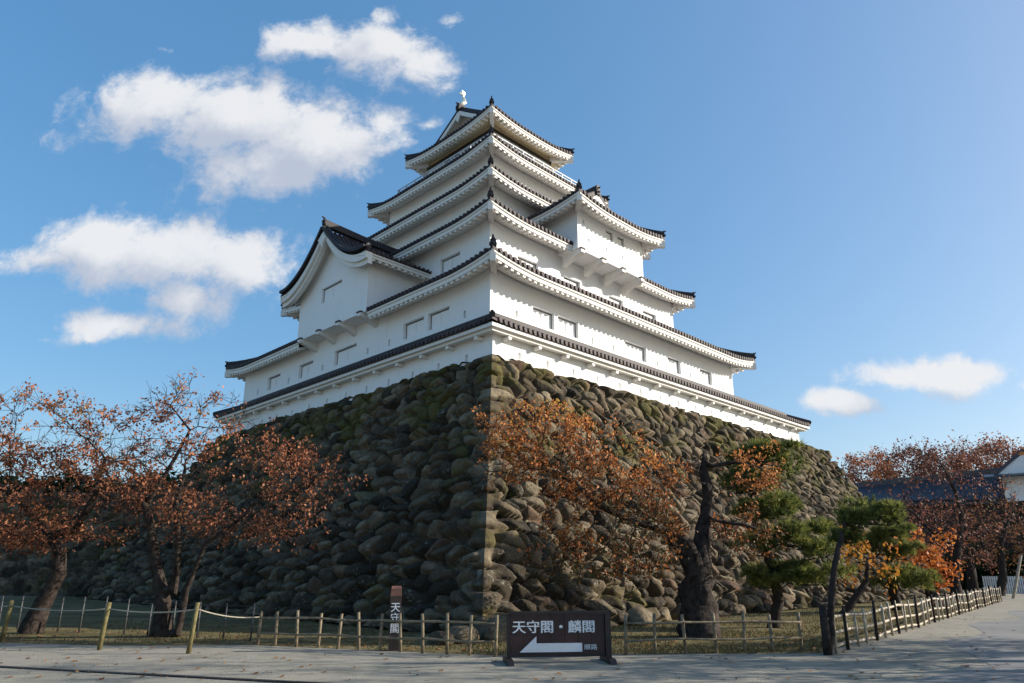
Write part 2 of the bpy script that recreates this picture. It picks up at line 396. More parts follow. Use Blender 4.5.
def stone_face(org, ds, dn, L, H_, offf, res, seed, tilt, corner0=0, parity=0, wob=0, corner1=0):
    """one battered face. org: top start corner, ds along, dn outwards"""
    zs = np.linspace(0, H_, int(H_ * 1.12 / res)); nz = len(zs)
    ns = int((L + 6) / res)
    t = np.linspace(0, 1, ns)
    T, Z = np.meshgrid(t, zs)
    O = offf(Z); S = -O + T * (L + 2 * O)
    slope_len = np.concatenate([[0], np.cumsum(np.hypot(np.diff(zs), np.diff(offf(zs))))]); Wp = slope_len[:, None] + 0 * T
    h, cid = stones(S, Wp, seed, tilt)
    D0 = S + O; D1 = (L + O) - S               # distance to the two edges
    for D, on, par in ((D0, corner0, parity), (D1, corner1, 1 - parity)):
        if not on: continue
        hc = .64; Wc = Wp + .8 * (vnoise(Wp * .55, Wp * 0 + par, 61) - .5) + D * .5 * (vnoise(Wp * .5, Wp * 0 + 5, 62) - .5) + .12 * (vnoise(D * 1.5, Wp * 1.5, 63) - .5) * np.clip(D, 0, 1)
        k = np.floor(Wc / hc); fr = Wc / hc - k
        ed = np.minimum(fr, 1 - fr) * hc; ed = ed + .04 * (vnoise(S * 5, Wp * 5, 9) - .5); tt = np.clip((ed - .012) / .06, 0, 1)
        kz = np.floor(Wp / hc); fz = Wp / hc - kz; tz = np.clip((np.minimum(fz, 1 - fz) * hc - .01) / .07, 0, 1)
        hb = .26 * tz + .22 * (hash2(kz, 1, 6) - .5) * tz + .05 * (vnoise(Wp * 4, Wp * 0 + 2, 3) - .5)
        wgt = np.clip(1.15 - D / (.22 + .45 * hash2(kz, 4 + par, 5)), 0, 1); wgt = wgt * wgt * (3 - 2 * wgt)
        h = h * (1 - wgt) + hb * wgt; cid = np.where(wgt > .5, .25 + .7 * hash2(kz, 2, 5), cid)
    topf = np.clip((H_ - Z) / .25, 0, 1); h = h * (.35 + .65 * topf)
    nx = np.array([dn.x, dn.y]); sx = np.array([ds.x, ds.y])
    # displacement direction turns to the diagonal at the two edges
    k0 = np.clip(1 - D0 / .45, 0, 1) * (.7071 if True else 0); k1 = np.clip(1 - D1 / .45, 0, 1) * .7071
    along = -k0 + k1; outw = np.sqrt(1 - np.minimum(along ** 2, .5)); mult = np.where((D0 < .45) | (D1 < .45), 1 + .41 * np.maximum(k0, k1) / .7071, 1)
    hs = h * mult
    Xw = org.x + sx[0] * (S + along * hs) + nx[0] * (O + outw * hs); Yw = org.y + sx[1] * (S + along * hs) + nx[1] * (O + outw * hs)
    Zw = Z + .35 * h - .05
    if wob: Zw = Zw + (Z / H_) ** 6 * wob * (vnoise(S * 1.3, S * 0, seed + 40) - .35)
    V = np.stack([Xw, Yw, Zw], -1).reshape(-1, 3)
    idx = np.arange(nz * ns).reshape(nz, ns)
    F = np.stack([idx[:-1, :-1], idx[:-1, 1:], idx[1:, 1:], idx[1:, :-1]], -1).reshape(-1, 4)
    return V, F, cid.ravel()
def join(parts):
    Vs, Fs, As = [], [], []; n = 0
    for V, F, A in parts: Vs.append(V); Fs.append(F + n); As.append(A); n += len(V)
    return np.concatenate(Vs), np.concatenate(Fs), np.concatenate(As)
ex = Vector((1, 0, 0)); ey = Vector((0, 1, 0))
parts = [stone_face(Vector((0, 0, 0)), ex, -ey, AL, H, off, .046, 11, R(27), 1, 0, .22, 0)]
V, F, A = stone_face(Vector((0, 0, 0)), ey, -ex, BL, H, off, .054, 23, R(14), 1, 1, .22, 0); parts.append((V, F[:, ::-1], A))
V, F, A = stone_face(Vector((AL, 0, 0)), ey, ex, BL, H, off, .4, 5, 0); parts.append((V, F, A))
V, F, A = stone_face(Vector((0, BL, 0)), ex, ey, AL, H, off, .4, 6, 0); parts.append((V, F[:, ::-1], A))
# top course: flat cap a little below the rim
gx, gy = np.meshgrid(np.linspace(-.1, AL + .1, 90), np.linspace(-.1, BL + .1, 70)); n = gx.size
hh, cc = stones(gx, gy, 77, 0); Vc = np.stack([gx, gy, H - .22 + hh * .8], -1).reshape(-1, 3); ix = np.arange(n).reshape(gx.shape)
parts.append((Vc, np.stack([ix[:-1, :-1], ix[:-1, 1:], ix[1:, 1:], ix[1:, :-1]], -1).reshape(-1, 4), cc.ravel()))
V, F, A = join(parts)
sb = np_mesh('stone_wall', V, F, M['stone'], None, True, A, 'stone')
sb.location = P0; sb.rotation_euler = (0, 0, CA)
tag(sb, 'tall battered base of dry laid mossy boulders carrying the white castle', 'stone wall')
# lower embankment running off to the left behind the cherry trees
V, F, A = stone_face(Vector((0, 0, 0)), ex, -ey, 60, 6.6, lambda z: 2.2 * (1 - np.clip(z / 6.6, 0, 1)) ** 1.2, .16, 41, R(-10), 0, 0, .3)
parts = [(V, F, A)]
gx, gy = np.meshgrid(np.linspace(-.2, 60.2, 60), np.linspace(-.1, 14, 8)); ix = np.arange(gx.size).reshape(gx.shape)
parts.append((np.stack([gx, gy, 0 * gx + 6.5], -1).reshape(-1, 3), np.stack([ix[:-1, :-1], ix[:-1, 1:], ix[1:, 1:], ix[1:, :-1]], -1).reshape(-1, 4), (gx * 0 + .4).ravel()))
V, F, A = join(parts)
eb = np_mesh('stone_wall', V, F, M['stone'], None, True, A, 'stone'); eb.location = (-78, 47, 0)
tag(eb, 'lower dark stone embankment in shade behind the cherry trees on the left', 'stone wall')

# ------------------------------------------------------------------ roofs
LIFT = .34
def zfun(ze, slope, length, lift=LIFT, reach=3.2, l0=1, l1=1, conc=.14, run=3.0):
    def f(s, d):
        z = ze + slope * d * (1 - conc + conc * d / run)
        k = max(0, 1 - d / 2.4)
        if l0: z += lift * max(0, 1 - max(s, 0) / reach) ** 2 * k
        if l1: z += lift * max(0, 1 - max(length - s, 0) / reach) ** 2 * k
        return z
    return f
def roof_side(tile, eave, O, es, ei, length, D, zf, over, breaks=(), pitch=.27, soff=None, ribs=True, raf=.34, smin=0, smax=None, soffit=None, fas=.27):
    """one slope: tiles with round cover ribs into tile; fascia, soffit and rafters into eave"""
    O = Vector((O[0], O[1], 0)); es = Vector((es[0], es[1], 0)); ei = Vector((ei[0], ei[1], 0))
    smax = length if smax is None else smax
    P = lambda s, d, dz=0.: O + es * s + ei * d + Vector((0, 0, zf(s, d) + dz))
    cuts = [smin] + sorted(b for b in breaks if smin < b < smax) + [smax]
    NR = 7
    for c0, c1 in zip(cuts[:-1], cuts[1:]):
        n = max(2, int((c1 - c0) / .35)); rows = []
        for i in range(n + 1):
            s = c0 + (c1 - c0) * i / n; se = min(max(s, c0 + 1e-4), c1 - 1e-4); d1 = max(D(se), 1e-3)
            rows.append([P(s, d1 * j / NR) for j in range(NR + 1)])
        tile.grid(rows)
    n = max(4, int((smax - smin) / .3))
    ss = [smin + (smax - smin) * i / n for i in range(n + 1)]
    tile.grid([[P(s, 0), P(s, 0, -.10)] for s in ss]); tile.grid([[P(s, 0, -.10), P(s, .09, -.102)] for s in ss])
    if ribs:
        k = int((smax - smin) / pitch); pr = (smax - smin) / k
        for i in range(k):
            s = smin + (i + .5) * pr; d1 = D(s)
            if d1 < .15: continue
            NS = 5; rows = []; r = .078
            for j in range(NS + 1):
                d = -.05 + (d1 + .05) * j / NS; zz = P(s, max(d, 0)); base = O + es * s + ei * d + Vector((0, 0, zz.z))
                rows.append([base + es * (r * math.cos(a)) + Vector((0, 0, r * 1.15 * math.sin(a))) for a in (math.pi * q / 4 for q in range(5))])
            tile.grid(rows)
            c = O + es * s + ei * -.052 + Vector((0, 0, zf(s, 0) + .0))
            tile.quad(*[c + es * (.088 * math.cos(a)) + Vector((0, 0, .088 * math.sin(a))) for a in (2 * math.pi * q / 8 for q in range(8))])
    if eave is None: return
    so = .26
    zs = lambda s, d: zf(s, 0) - .10 - fas + so * max(0, d - .08)
    Q = lambda s, d, z: O + es * s + ei * d + Vector((0, 0, z))
    clip = lambda s: max(.081, min(over, (s if soff != 'open' else 9) + 0, (length - s if soff != 'open' else 9)))
    eave.grid([[Q(s, .085, zf(s, 0) - .10), Q(s, .085, zf(s, 0) - .10 - fas)] for s in ss])
    (soffit or eave).grid([[Q(s, .085, zs(s, .085)), Q(s, max(.09, clip(s) * .5), zs(s, clip(s) * .5)), Q(s, max(.1, clip(s)), zs(s, clip(s)))] for s in ss])
    # second moulding line on the fascia
    eave.grid([[Q(s, .03, zf(s, 0) - .104), Q(s, .03, zf(s, 0) - .19), Q(s, .085, zf(s, 0) - .19)] for s in ss])
    k = int((smax - smin) / raf); pr = (smax - smin) / k
    for i in range(k):
        s = smin + (i + .5) * pr; d1 = min(clip(s), .46)
        if d1 < .3: continue
        a0 = zs(s, .12); a1 = zs(s, d1); w = .08; hgt = .115
        eave.hexa([Q(s - w, .12, a0 - hgt), Q(s + w, .12, a0 - hgt), Q(s + w, d1, a1 - hgt), Q(s - w, d1, a1 - hgt),
                   Q(s - w, .12, a0 + .01), Q(s + w, .12, a0 + .01), Q(s + w, d1, a1 + .01), Q(s - w, d1, a1 + .01)])
def ridge_path(mb, pts, w=.24, h=.30, capr=.085):
    pts = [Vector(p) for p in pts]
    for a, b in zip(pts[:-1], pts[1:]):
        ext = (b - a).normalized() * .015
        mb.bar(a - ext + Vector((0, 0, h * .35)), b + ext + Vector((0, 0, h * .35)), w, h)
        mb.tube([a - ext + Vector((0, 0, h * .9)), b + ext + Vector((0, 0, h * .9))], capr, 8)
def oni(mb, p, d, sc=1.0):
    sc *= .58
    """ridge-end tile: plate with shoulders, a round boss jutting out and a horn on top. p base point, d outward direction"""
    p = Vector(p); d = Vector((d[0], d[1], 0)).normalized(); s = Vector((-d.y, d.x, 0)); U = Vector((0, 0, 1))
    prof = [(-.24, -.05), (.24, -.05), (.27, .12), (.17, .30), (.20, .42), (.09, .50), (.05, .66), (-.05, .66), (-.09, .50), (-.20, .42), (-.17, .30), (-.27, .12)]
    mb.prism([p + s * (x * sc) + U * (z * sc) - d * (.06 * sc) for x, z in prof], d * (.14 * sc))
    c = p + U * (.16 * sc)
    mb.tube([c, c + d * (.22 * sc) + U * (.03 * sc)], .10 * sc, 8)
    c = p + U * (.56 * sc); mb.tube([c, c + d * (.26 * sc) + U * (.10 * sc)], [.085 * sc, .06 * sc], 8)

# ------------------------------------------------------------------ castle keep (local axes: a along the right face, b along the left face)
keep = thing('castle_keep', 'white plastered five storey Japanese castle tower with dark tiled tiered roofs', 'castle', P0, CA)
W = [.6, 2.9, 4.7, 6.45, 8.15]; E_ = [-.4, 1.9, 3.7, 5.45, 7.0]; ZC = [13.83, 17.86, 21.2, 24.7, 28.24]
ZE = [z - LIFT for z in ZC]
A1, B1 = 21.1, 23.7                     # a0+a1 and b0+b1 of every storey
def rect(i):                            # inset -> a0,a1,b0,b1 (the upper storeys sit a little off centre)
    k = min(1, max(0, (i + .4) / 7.4)); q = k ** .6
    return i - .30 * q, A1 - i + .12 * q, i + .36 * q, B1 - i - .85 * k * k
def wall_side(mb, O, es, n, L, z0, z1, holes, depth=.12):
    """one wall plane with real recesses; holes = (s0,s1,z0,z1)"""
    O = Vector(O); es = Vector(es); n = Vector(n)
    xs = sorted({0, L, *[h[0] for h in holes], *[h[1] for h in holes]}); zs = sorted({z0, z1, *[h[2] for h in holes], *[h[3] for h in holes]})
    P = lambda s, z, d=0: O + es * s + Vector((0, 0, z)) - n * d
    for x0, x1 in zip(xs[:-1], xs[1:]):
        for y0, y1 in zip(zs[:-1], zs[1:]):
            cx, cy = (x0 + x1) / 2, (y0 + y1) / 2
            if any(h[0] < cx < h[1] and h[2] < cy < h[3] for h in holes): continue
            mb.quad(P(x0, y0), P(x1, y0), P(x1, y1), P(x0, y1))
    for (a, b, c, d_) in holes:
        for p, q in (((a, c), (b, c)), ((b, c), (b, d_)), ((b, d_), (a, d_)), ((a, d_), (a, c))):
            mb.quad(P(*p), P(*q), P(*q, depth), P(*p, depth))
def shutter(parent, O, es, n, h, depth, m, name='window', ribs=1):
    O = Vector(O); es = Vector(es); n = Vector(n); a, b, c, d_ = h; mb = MB()
    P = lambda s, z, d: O + es * s + Vector((0, 0, z)) - n * d
    e = .004; g = .055 if name == 'window' else -e
    mb.hexa([P(a - e, c - e, depth + .06), P(b - g, c - e, depth + .06), P(b - g, c - e, depth), P(a - e, c - e, depth), P(a - e, d_ - g, depth + .06), P(b - g, d_ - g, depth + .06), P(b - g, d_ - g, depth), P(a - e, d_ - g, depth)])
    for i in range(ribs):
        s = a + (b - a) * (i + 1) / (ribs + 1); w = .014
        mb.hexa([P(s - w, c, depth - .002), P(s + w, c, depth - .002), P(s + w, c, depth - .028), P(s - w, c, depth - .028), P(s - w, d_ - .06, depth - .002), P(s + w, d_ - .06, depth - .002), P(s + w, d_ - .06, depth - .028), P(s - w, d_ - .06, depth - .028)])
    return mb.build(name, m, parent)
def storey(i, z0, z1, m, right=(), left=(), rl=(), ll=(), depth=.17, name='wall', parent=None, rc=None, ww=('window', 1), pm=None):
    a0, a1, b0, b1 = rc or rect(i); mb = MB()
    sides = {'R': ((a0, b0, 0), (1, 0, 0), (0, -1, 0), a1 - a0, [(x - a0, y - a0, c, d) for x, y, c, d in right], [(x - .075 - a0, x + .075 - a0, c, d) for x, c, d in rl]),
             'L': ((a0, b0, 0), (0, 1, 0), (-1, 0, 0), b1 - b0, [(x - b0, y - b0, c, d) for x, y, c, d in left], [(x - .075 - b0, x + .075 - b0, c, d) for x, c, d in ll])}
    for O, es, n, L, hs, ls in sides.values(): wall_side(mb, O, es, n, L, z0, z1, hs + ls, depth)
    wall_side(mb, (a1, b0, 0), (0, 1, 0), (1, 0, 0), b1 - b0, z0, z1, []); wall_side(mb, (a0, b1, 0), (1, 0, 0), (0, 1, 0), a1 - a0, z0, z1, [])
    mb.quad((a0, b0, z1), (a1, b0, z1), (a1, b1, z1), (a0, b1, z1))
    wo = mb.build(name, m, parent or keep, fix=False)
    for O, es, n, L, hs, ls in sides.values():
        for h in hs: shutter(wo, O, es, n, h, depth, pm or m, ww[0], ww[1])
        for h in ls: shutter(wo, O, es, n, h, depth, M['plaster'], 'loophole', 0)
    return wo
wt = 12.55; wb = 11.75
storey(W[0], 10.6, ZE[0] + .1, M['plaster'],
       right=[(3.04, 4.42, wb, wt), (4.66, 6.08, wb, wt), (9.68, 11.5, wb, wt), (13.48, 14.75, wb, wt), (16.75, 18.07, wb, wt)],
       left=[(3.27, 4.74, wb, wt), (5.04, 6.56, wb, wt), (10.48, 12.52, wb, wt), (14.72, 16.24, wb, wt), (18.42, 19.95, wb, wt)],
       rl=[(x, 11.72, 12.05) for x in (2.04, 7.08, 8.71, 12.5, 15.7, 19.3)], ll=[(x, 11.72, 12.05) for x in (2.26, 7.65, 9.45, 13.67, 17.36, 21.15)])
storey(W[1], 14.8, ZE[1] + .1, M['plaster'],
       right=[(4.56, 6.02, 15.45, 16.25), (7.96, 9.3, 15.45, 16.25), (11.78, 13.06, 15.45, 16.25), (15.03, 16.38, 15.45, 16.25)],
       left=[(5.25, 6.76, 15.75, 16.55), (15.9, 17.3, 15.75, 16.55)])
storey(W[2], 18.8, ZE[2] + .1, M['plaster'])
storey(W[3], 22.1, ZE[3] + .1, M['plaster'])
top = storey(W[4], 25.5, ZE[4] + .12, M['cream'])
def ring_roof(e, ze, run, over, slope=.5, gap=None, parent=None, lift=LIFT):
    parent = parent or keep
    a0, a1, b0, b1 = rect(e); tile, eave = MB(), MB()
    for O, es, ei, L in (((a0, b0), (1, 0), (0, 1), a1 - a0), ((a0, b0), (0, 1), (1, 0), b1 - b0), ((a1, b0), (0, 1), (-1, 0), b1 - b0), ((a0, b1), (1, 0), (0, -1), a1 - a0)):
        zf = zfun(ze, slope, L, run=run, lift=lift)
        segs = [(0, L)]
        if gap and gap[0] == es and O == (a0, b0): off0 = a0 if es == (1, 0) else b0; segs = [(0, gap[1] - off0), (gap[2] - off0, L)]
        for sa, sb_ in segs: roof_side(tile, eave, O, es, ei, L, lambda s, L=L: min(run, s, L - s), zf, over, breaks=(run, L - run), smin=sa, smax=sb_)
    # white corner beams under the hips
    zf = zfun(ze, slope, a1 - a0, run=run, lift=lift)
    for ca, cb, da, db in ((a0, b0, 1, 1), (a1, b0, -1, 1), (a0, b1, 1, -1), (a1, b1, -1, -1)):
        z0 = zf(0, 0) - .46
        eave.bar((ca + .02 * da, cb + .02 * db, z0 + .0), (ca + over * da, cb + over * db, z0 + .06), .24, .34)
    ro = tile.build('roof', M['tile'], parent, fix=False)
    eave.build('eave', M['eave'], ro, fix=False)
    for ca, cb, da, db in ((a0, b0, 1, 1), (a1, b0, -1, 1), (a0, b1, 1, -1), (a1, b1, -1, -1)):
        mb = MB(); pts = []
        for j in range(9):
            d = .05 + (run - .05) * j / 8; pts.append((ca + da * d, cb + db * d, zf(d, d) + .03))
        ridge_path(mb, pts); oni(mb, (pts[0][0], pts[0][1], pts[0][2]), (-da, -db))
        mb.build('hip_ridge', M['ridge'], ro)
    return ro
for k in range(4): ring_roof(E_[k], ZE[k], W[k + 1] - E_[k], W[k] - E_[k], gap=(((0, 1), 8.34, 14.9), ((1, 0), 7.52, 13.18), None, None)[k])

def gable_front(parts, c, half, zb, zt, plane_fn, thick, conc=.0, base=0):
    """white gable wall polygon"""
    pass
# top roof: hipped skirt with a gable on the left face, ridge along a
def top_roof():
    a0, a1, b0, b1 = rect(E_[4]); bc = (b0 + b1) / 2; hw = bc - b0; ze = ZE[4]; sl = .62; gi = 1.75; go = 1.05
    tile, eave, soff_ = MB(), MB(), MB(); over = W[4] - E_[4]
    La, Lb = a1 - a0, b1 - b0
    zb_ = zfun(ze, sl, La, run=hw, conc=.12); za_ = zfun(ze, sl, Lb, run=hw, conc=.12)
    D = lambda s: hw if go < s < La - go else min(s, La - s)
    for O, ei in (((a0, b0), (0, 1)), ((a0, b1), (0, -1))):
        roof_side(tile, eave, O, (1, 0), ei, La, D, zb_, over, breaks=(go, La - go), soffit=soff_)
    for O, ei in (((a0, b0), (1, 0)), ((a1, b0), (-1, 0))):
        roof_side(tile, eave, O, (0, 1), ei, Lb, lambda s: min(gi, s, Lb - s), za_, over, breaks=(gi, Lb - gi), soffit=soff_)
    for ca, cb, da, db in ((a0, b0, 1, 1), (a1, b0, -1, 1), (a0, b1, 1, -1), (a1, b1, -1, -1)):
        z0 = zb_(0, 0) - .46; eave.bar((ca + .02 * da, cb + .02 * db, z0), (ca + over * da, cb + over * db, z0 + .06), .24, .34)
    ro = tile.build('roof', M['tile'], keep, fix=False); eave.build('eave', M['eave'], ro, fix=False); soff_.build('soffit', M['cream'], ro, fix=False)
    for ca, cb, da, db in ((a0, b0, 1, 1), (a1, b0, -1, 1), (a0, b1, 1, -1), (a1, b1, -1, -1)):
        mb = MB(); pts = []
        for j in range(6):
            d = .05 + (gi - .05) * j / 5; pts.append((ca + da * d, cb + db * d, zb_(d, d) + .03))
        ridge_path(mb, pts); oni(mb, pts[0], (-da, -db)); mb.build('hip_ridge', M['ridge'], ro)
    zr = zb_(La / 2, hw)
    for ag, da in ((a0 + gi - .05, -1), (a1 - gi + .05, 1)):
        gm = MB(); zg = za_(Lb / 2, gi - .1) - .05
        pts = [Vector((ag, bc + (hw - d) * sgn, zb_(La / 2, d) - .06)) for sgn, ds in ((1, [gi + .2, 2.2, 2.9, 3.6, 4.2]), ) for d in ds] + [Vector((ag, bc, zr - .06))]
        pts += [Vector((ag, 2 * bc - p.y, p.z)) for p in reversed(pts[:-1])]
        pts = [Vector((ag, pts[0].y, zg))] + pts + [Vector((ag, pts[-1].y, zg))]
        gm.prism(pts, (-da * .2, 0, 0)); go_ = gm.build('gable', M['plaster'], ro)
        bm = MB(); ap = a0 + go if da < 0 else a1 - go
        for sg in (1, -1): bm.grid([[(x, bc + sg * (hw - d), zb_(La / 2, d) - .07) for x in (ap, ag)] for d in [1.2 + (hw - 1.2) * j / 6 for j in range(7)]])
        ds = [1.0 + (hw - 1.0) * j / 10 for j in range(11)]
        for sg in (1, -1):
            for d0, d1 in zip(ds[:-1], ds[1:]):
                p = Vector((ap - da * .04, bc + sg * (hw - d0), zb_(La / 2, d0) - .23)); q = Vector((ap - da * .04, bc + sg * (hw - d1), zb_(La / 2, d1) - .23))
                bm.bar(p, q, .12, .26)
        # hanging fish ornament of the gable
        bm.prism([Vector((ap + da * .03, bc + x, zr - .55 + z)) for x, z in ((0, .25), (.2, .1), (.12, -.25), (0, -.45), (-.12, -.25), (-.2, .1))], (da * .08, 0, 0))
        bm.build('bargeboard', M['eave'], ro)
        vm = MB()                              # verge ridges along the gable edge
        for sg in (1, -1):
            ridge_path(vm, [(ap - da * .12, bc + sg * (hw - d), zb_(La / 2, d) + .02) for d in ds], .22, .22)
            oni(vm, (ap - da * .12, bc + sg * (hw - ds[0]), zb_(La / 2, ds[0])), (da * .3, sg), .8)
        vm.build('verge_ridge', M['ridge'], ro)
    rm = MB(); ridge_path(rm, [(a0 + go - .1, bc, zr), (a1 - go + .1, bc, zr)], .32, .42, .11)
    for x, da in ((a0 + go - .1, -1), (a1 - go + .1, 1)): oni(rm, (x, bc, zr), (da, 0), 1.15)
    rm.build('main_ridge', M['ridge'], ro)
    for x, da in ((a0 + go + .35, -1), (a1 - go - .35, 1)):      # shachi: fish with the tail up
        sm = MB(); zz = zr + .44
        path = [(x + da * .30, zz + .05), (x + da * .16, zz + .22), (x - da * .06, zz + .42), (x - da * .10, zz + .72), (x + da * .05, zz + 1.0), (x + da * .16, zz + 1.18)]
        sm.tube([(p, bc, z) for p, z in path], [.10, .20, .21, .15, .09, .04], 8)
        for sg in (1, -1):
            sm.prism([Vector((x + da * .02, bc + .02 * sg, zz + 1.02)), Vector((x + da * .34, bc + .16 * sg, zz + 1.42)), Vector((x + da * .1, bc + .10 * sg, zz + 1.48)), Vector((x - da * .12, bc + .06 * sg, zz + 1.38))], (0, .05 * sg, 0))
            sm.prism([Vector((x + da * .05, bc + .17 * sg, zz + .35)), Vector((x - da * .15, bc + .36 * sg, zz + .55)), Vector((x - da * .10, bc + .18 * sg, zz + .62))], (0, .04 * sg, 0))
        sm.prism([Vector((x - da * .2, bc, zz + .3)), Vector((x - da * .42, bc, zz + .62)), Vector((x - da * .2, bc, zz + .85))], (0, .05, 0))
        sm.v = [(x + (p[0] - x) * .78, bc + (p[1] - bc) * .78, zz + (p[2] - zz) * .72) for p in sm.v]
        sm.build('shachi', M['gold'], ro)
top_roof()
# top storey: white lower band, dark beam, lattice windows, balcony
a0, a1, b0, b1 = rect(W[4])
mb = MB()
for x0, x1, y0, y1 in ((a0 - .03, a1 + .03, b0 - .03, b0 + .05), (a0 - .03, a1 + .03, b1 - .05, b1 + .03), (a0 - .03, a0 + .05, b0 + .05, b1 - .05), (a1 - .05, a1 + .03, b0 + .05, b1 - .05)):
    mb.box(x0, x1, y0, y1, 25.4, 27.42)
mb.build('lower_band', M['plaster'], top)
mb = MB()
for x0, x1, y0, y1 in ((a0 - .1, a1 + .1, b0 - .1, b0 + .05), (a0 - .1, a1 + .1, b1 - .05, b1 + .1), (a0 - .1, a0 + .05, b0 + .05, b1 - .05), (a1 - .05, a1 + .1, b0 + .05, b1 - .05)):
    mb.box(x0, x1, y0, y1, 27.42, 27.62)
mb.build('beam', M['lacquer'], top)
for k in range(3):
    for face in 'LR':
        mb = MB(); fr = MB()
        if face == 'L':
            s = 10.3 + k * .95; mb.box(a0 - .06, a0 - .02, s, s + .72, 26.72, 27.36)
            for q in range(5): fr.box(a0 - .085, a0 - .062, s + .72 * q / 4 - .02, s + .72 * q / 4 + .02, 26.72, 27.36)
        else:
            s = 9.3 + k * .8; mb.box(s, s + .58, b0 - .06, b0 - .02, 26.72, 27.36)
            for q in range(5): fr.box(s + .58 * q / 4 - .02, s + .58 * q / 4 + .02, b0 - .085, b0 - .062, 26.72, 27.36)
        for zz in (26.93, 27.15):
            if face == 'L': fr.box(a0 - .088, a0 - .066, s, s + .72, zz - .015, zz + .015)
            else: fr.box(s, s + .58, b0 - .088, b0 - .066, zz - .015, zz + .015)
        wo = mb.build('window', M['pane'], top); fr.v and fr.build('lattice', M['railpale'], top)
bal = MB(); ra0, ra1, rb0, rb1 = rect(6.75)
bal.box(ra0 + .02, ra1 - .02, rb0 + .02, rb1 - .02, 25.28, 25.42)
bo = bal.build('balcony', M['eave'], keep)
rl = MB(); cs = [(ra0, rb0), (ra1, rb0), (ra1, rb1), (ra0, rb1)]
for (x0, y0), (x1, y1) in zip(cs, cs[1:] + cs[:1]):
    for zz, th in ((25.95, .06), (25.75, .04), (25.52, .04)): rl.bar((x0, y0, zz), (x1, y1, zz), th * .9, th)
    L = math.hypot(x1 - x0, y1 - y0); k = round(L / .9)
    for q in range(k):
        t = q / k; rl.box(x0 + (x1 - x0) * t - .035, x0 + (x1 - x0) * t + .035, y0 + (y1 - y0) * t - .035, y0 + (y1 - y0) * t + .035, 25.4, 25.98)
rl.build('railing', M['railpale'], bo)

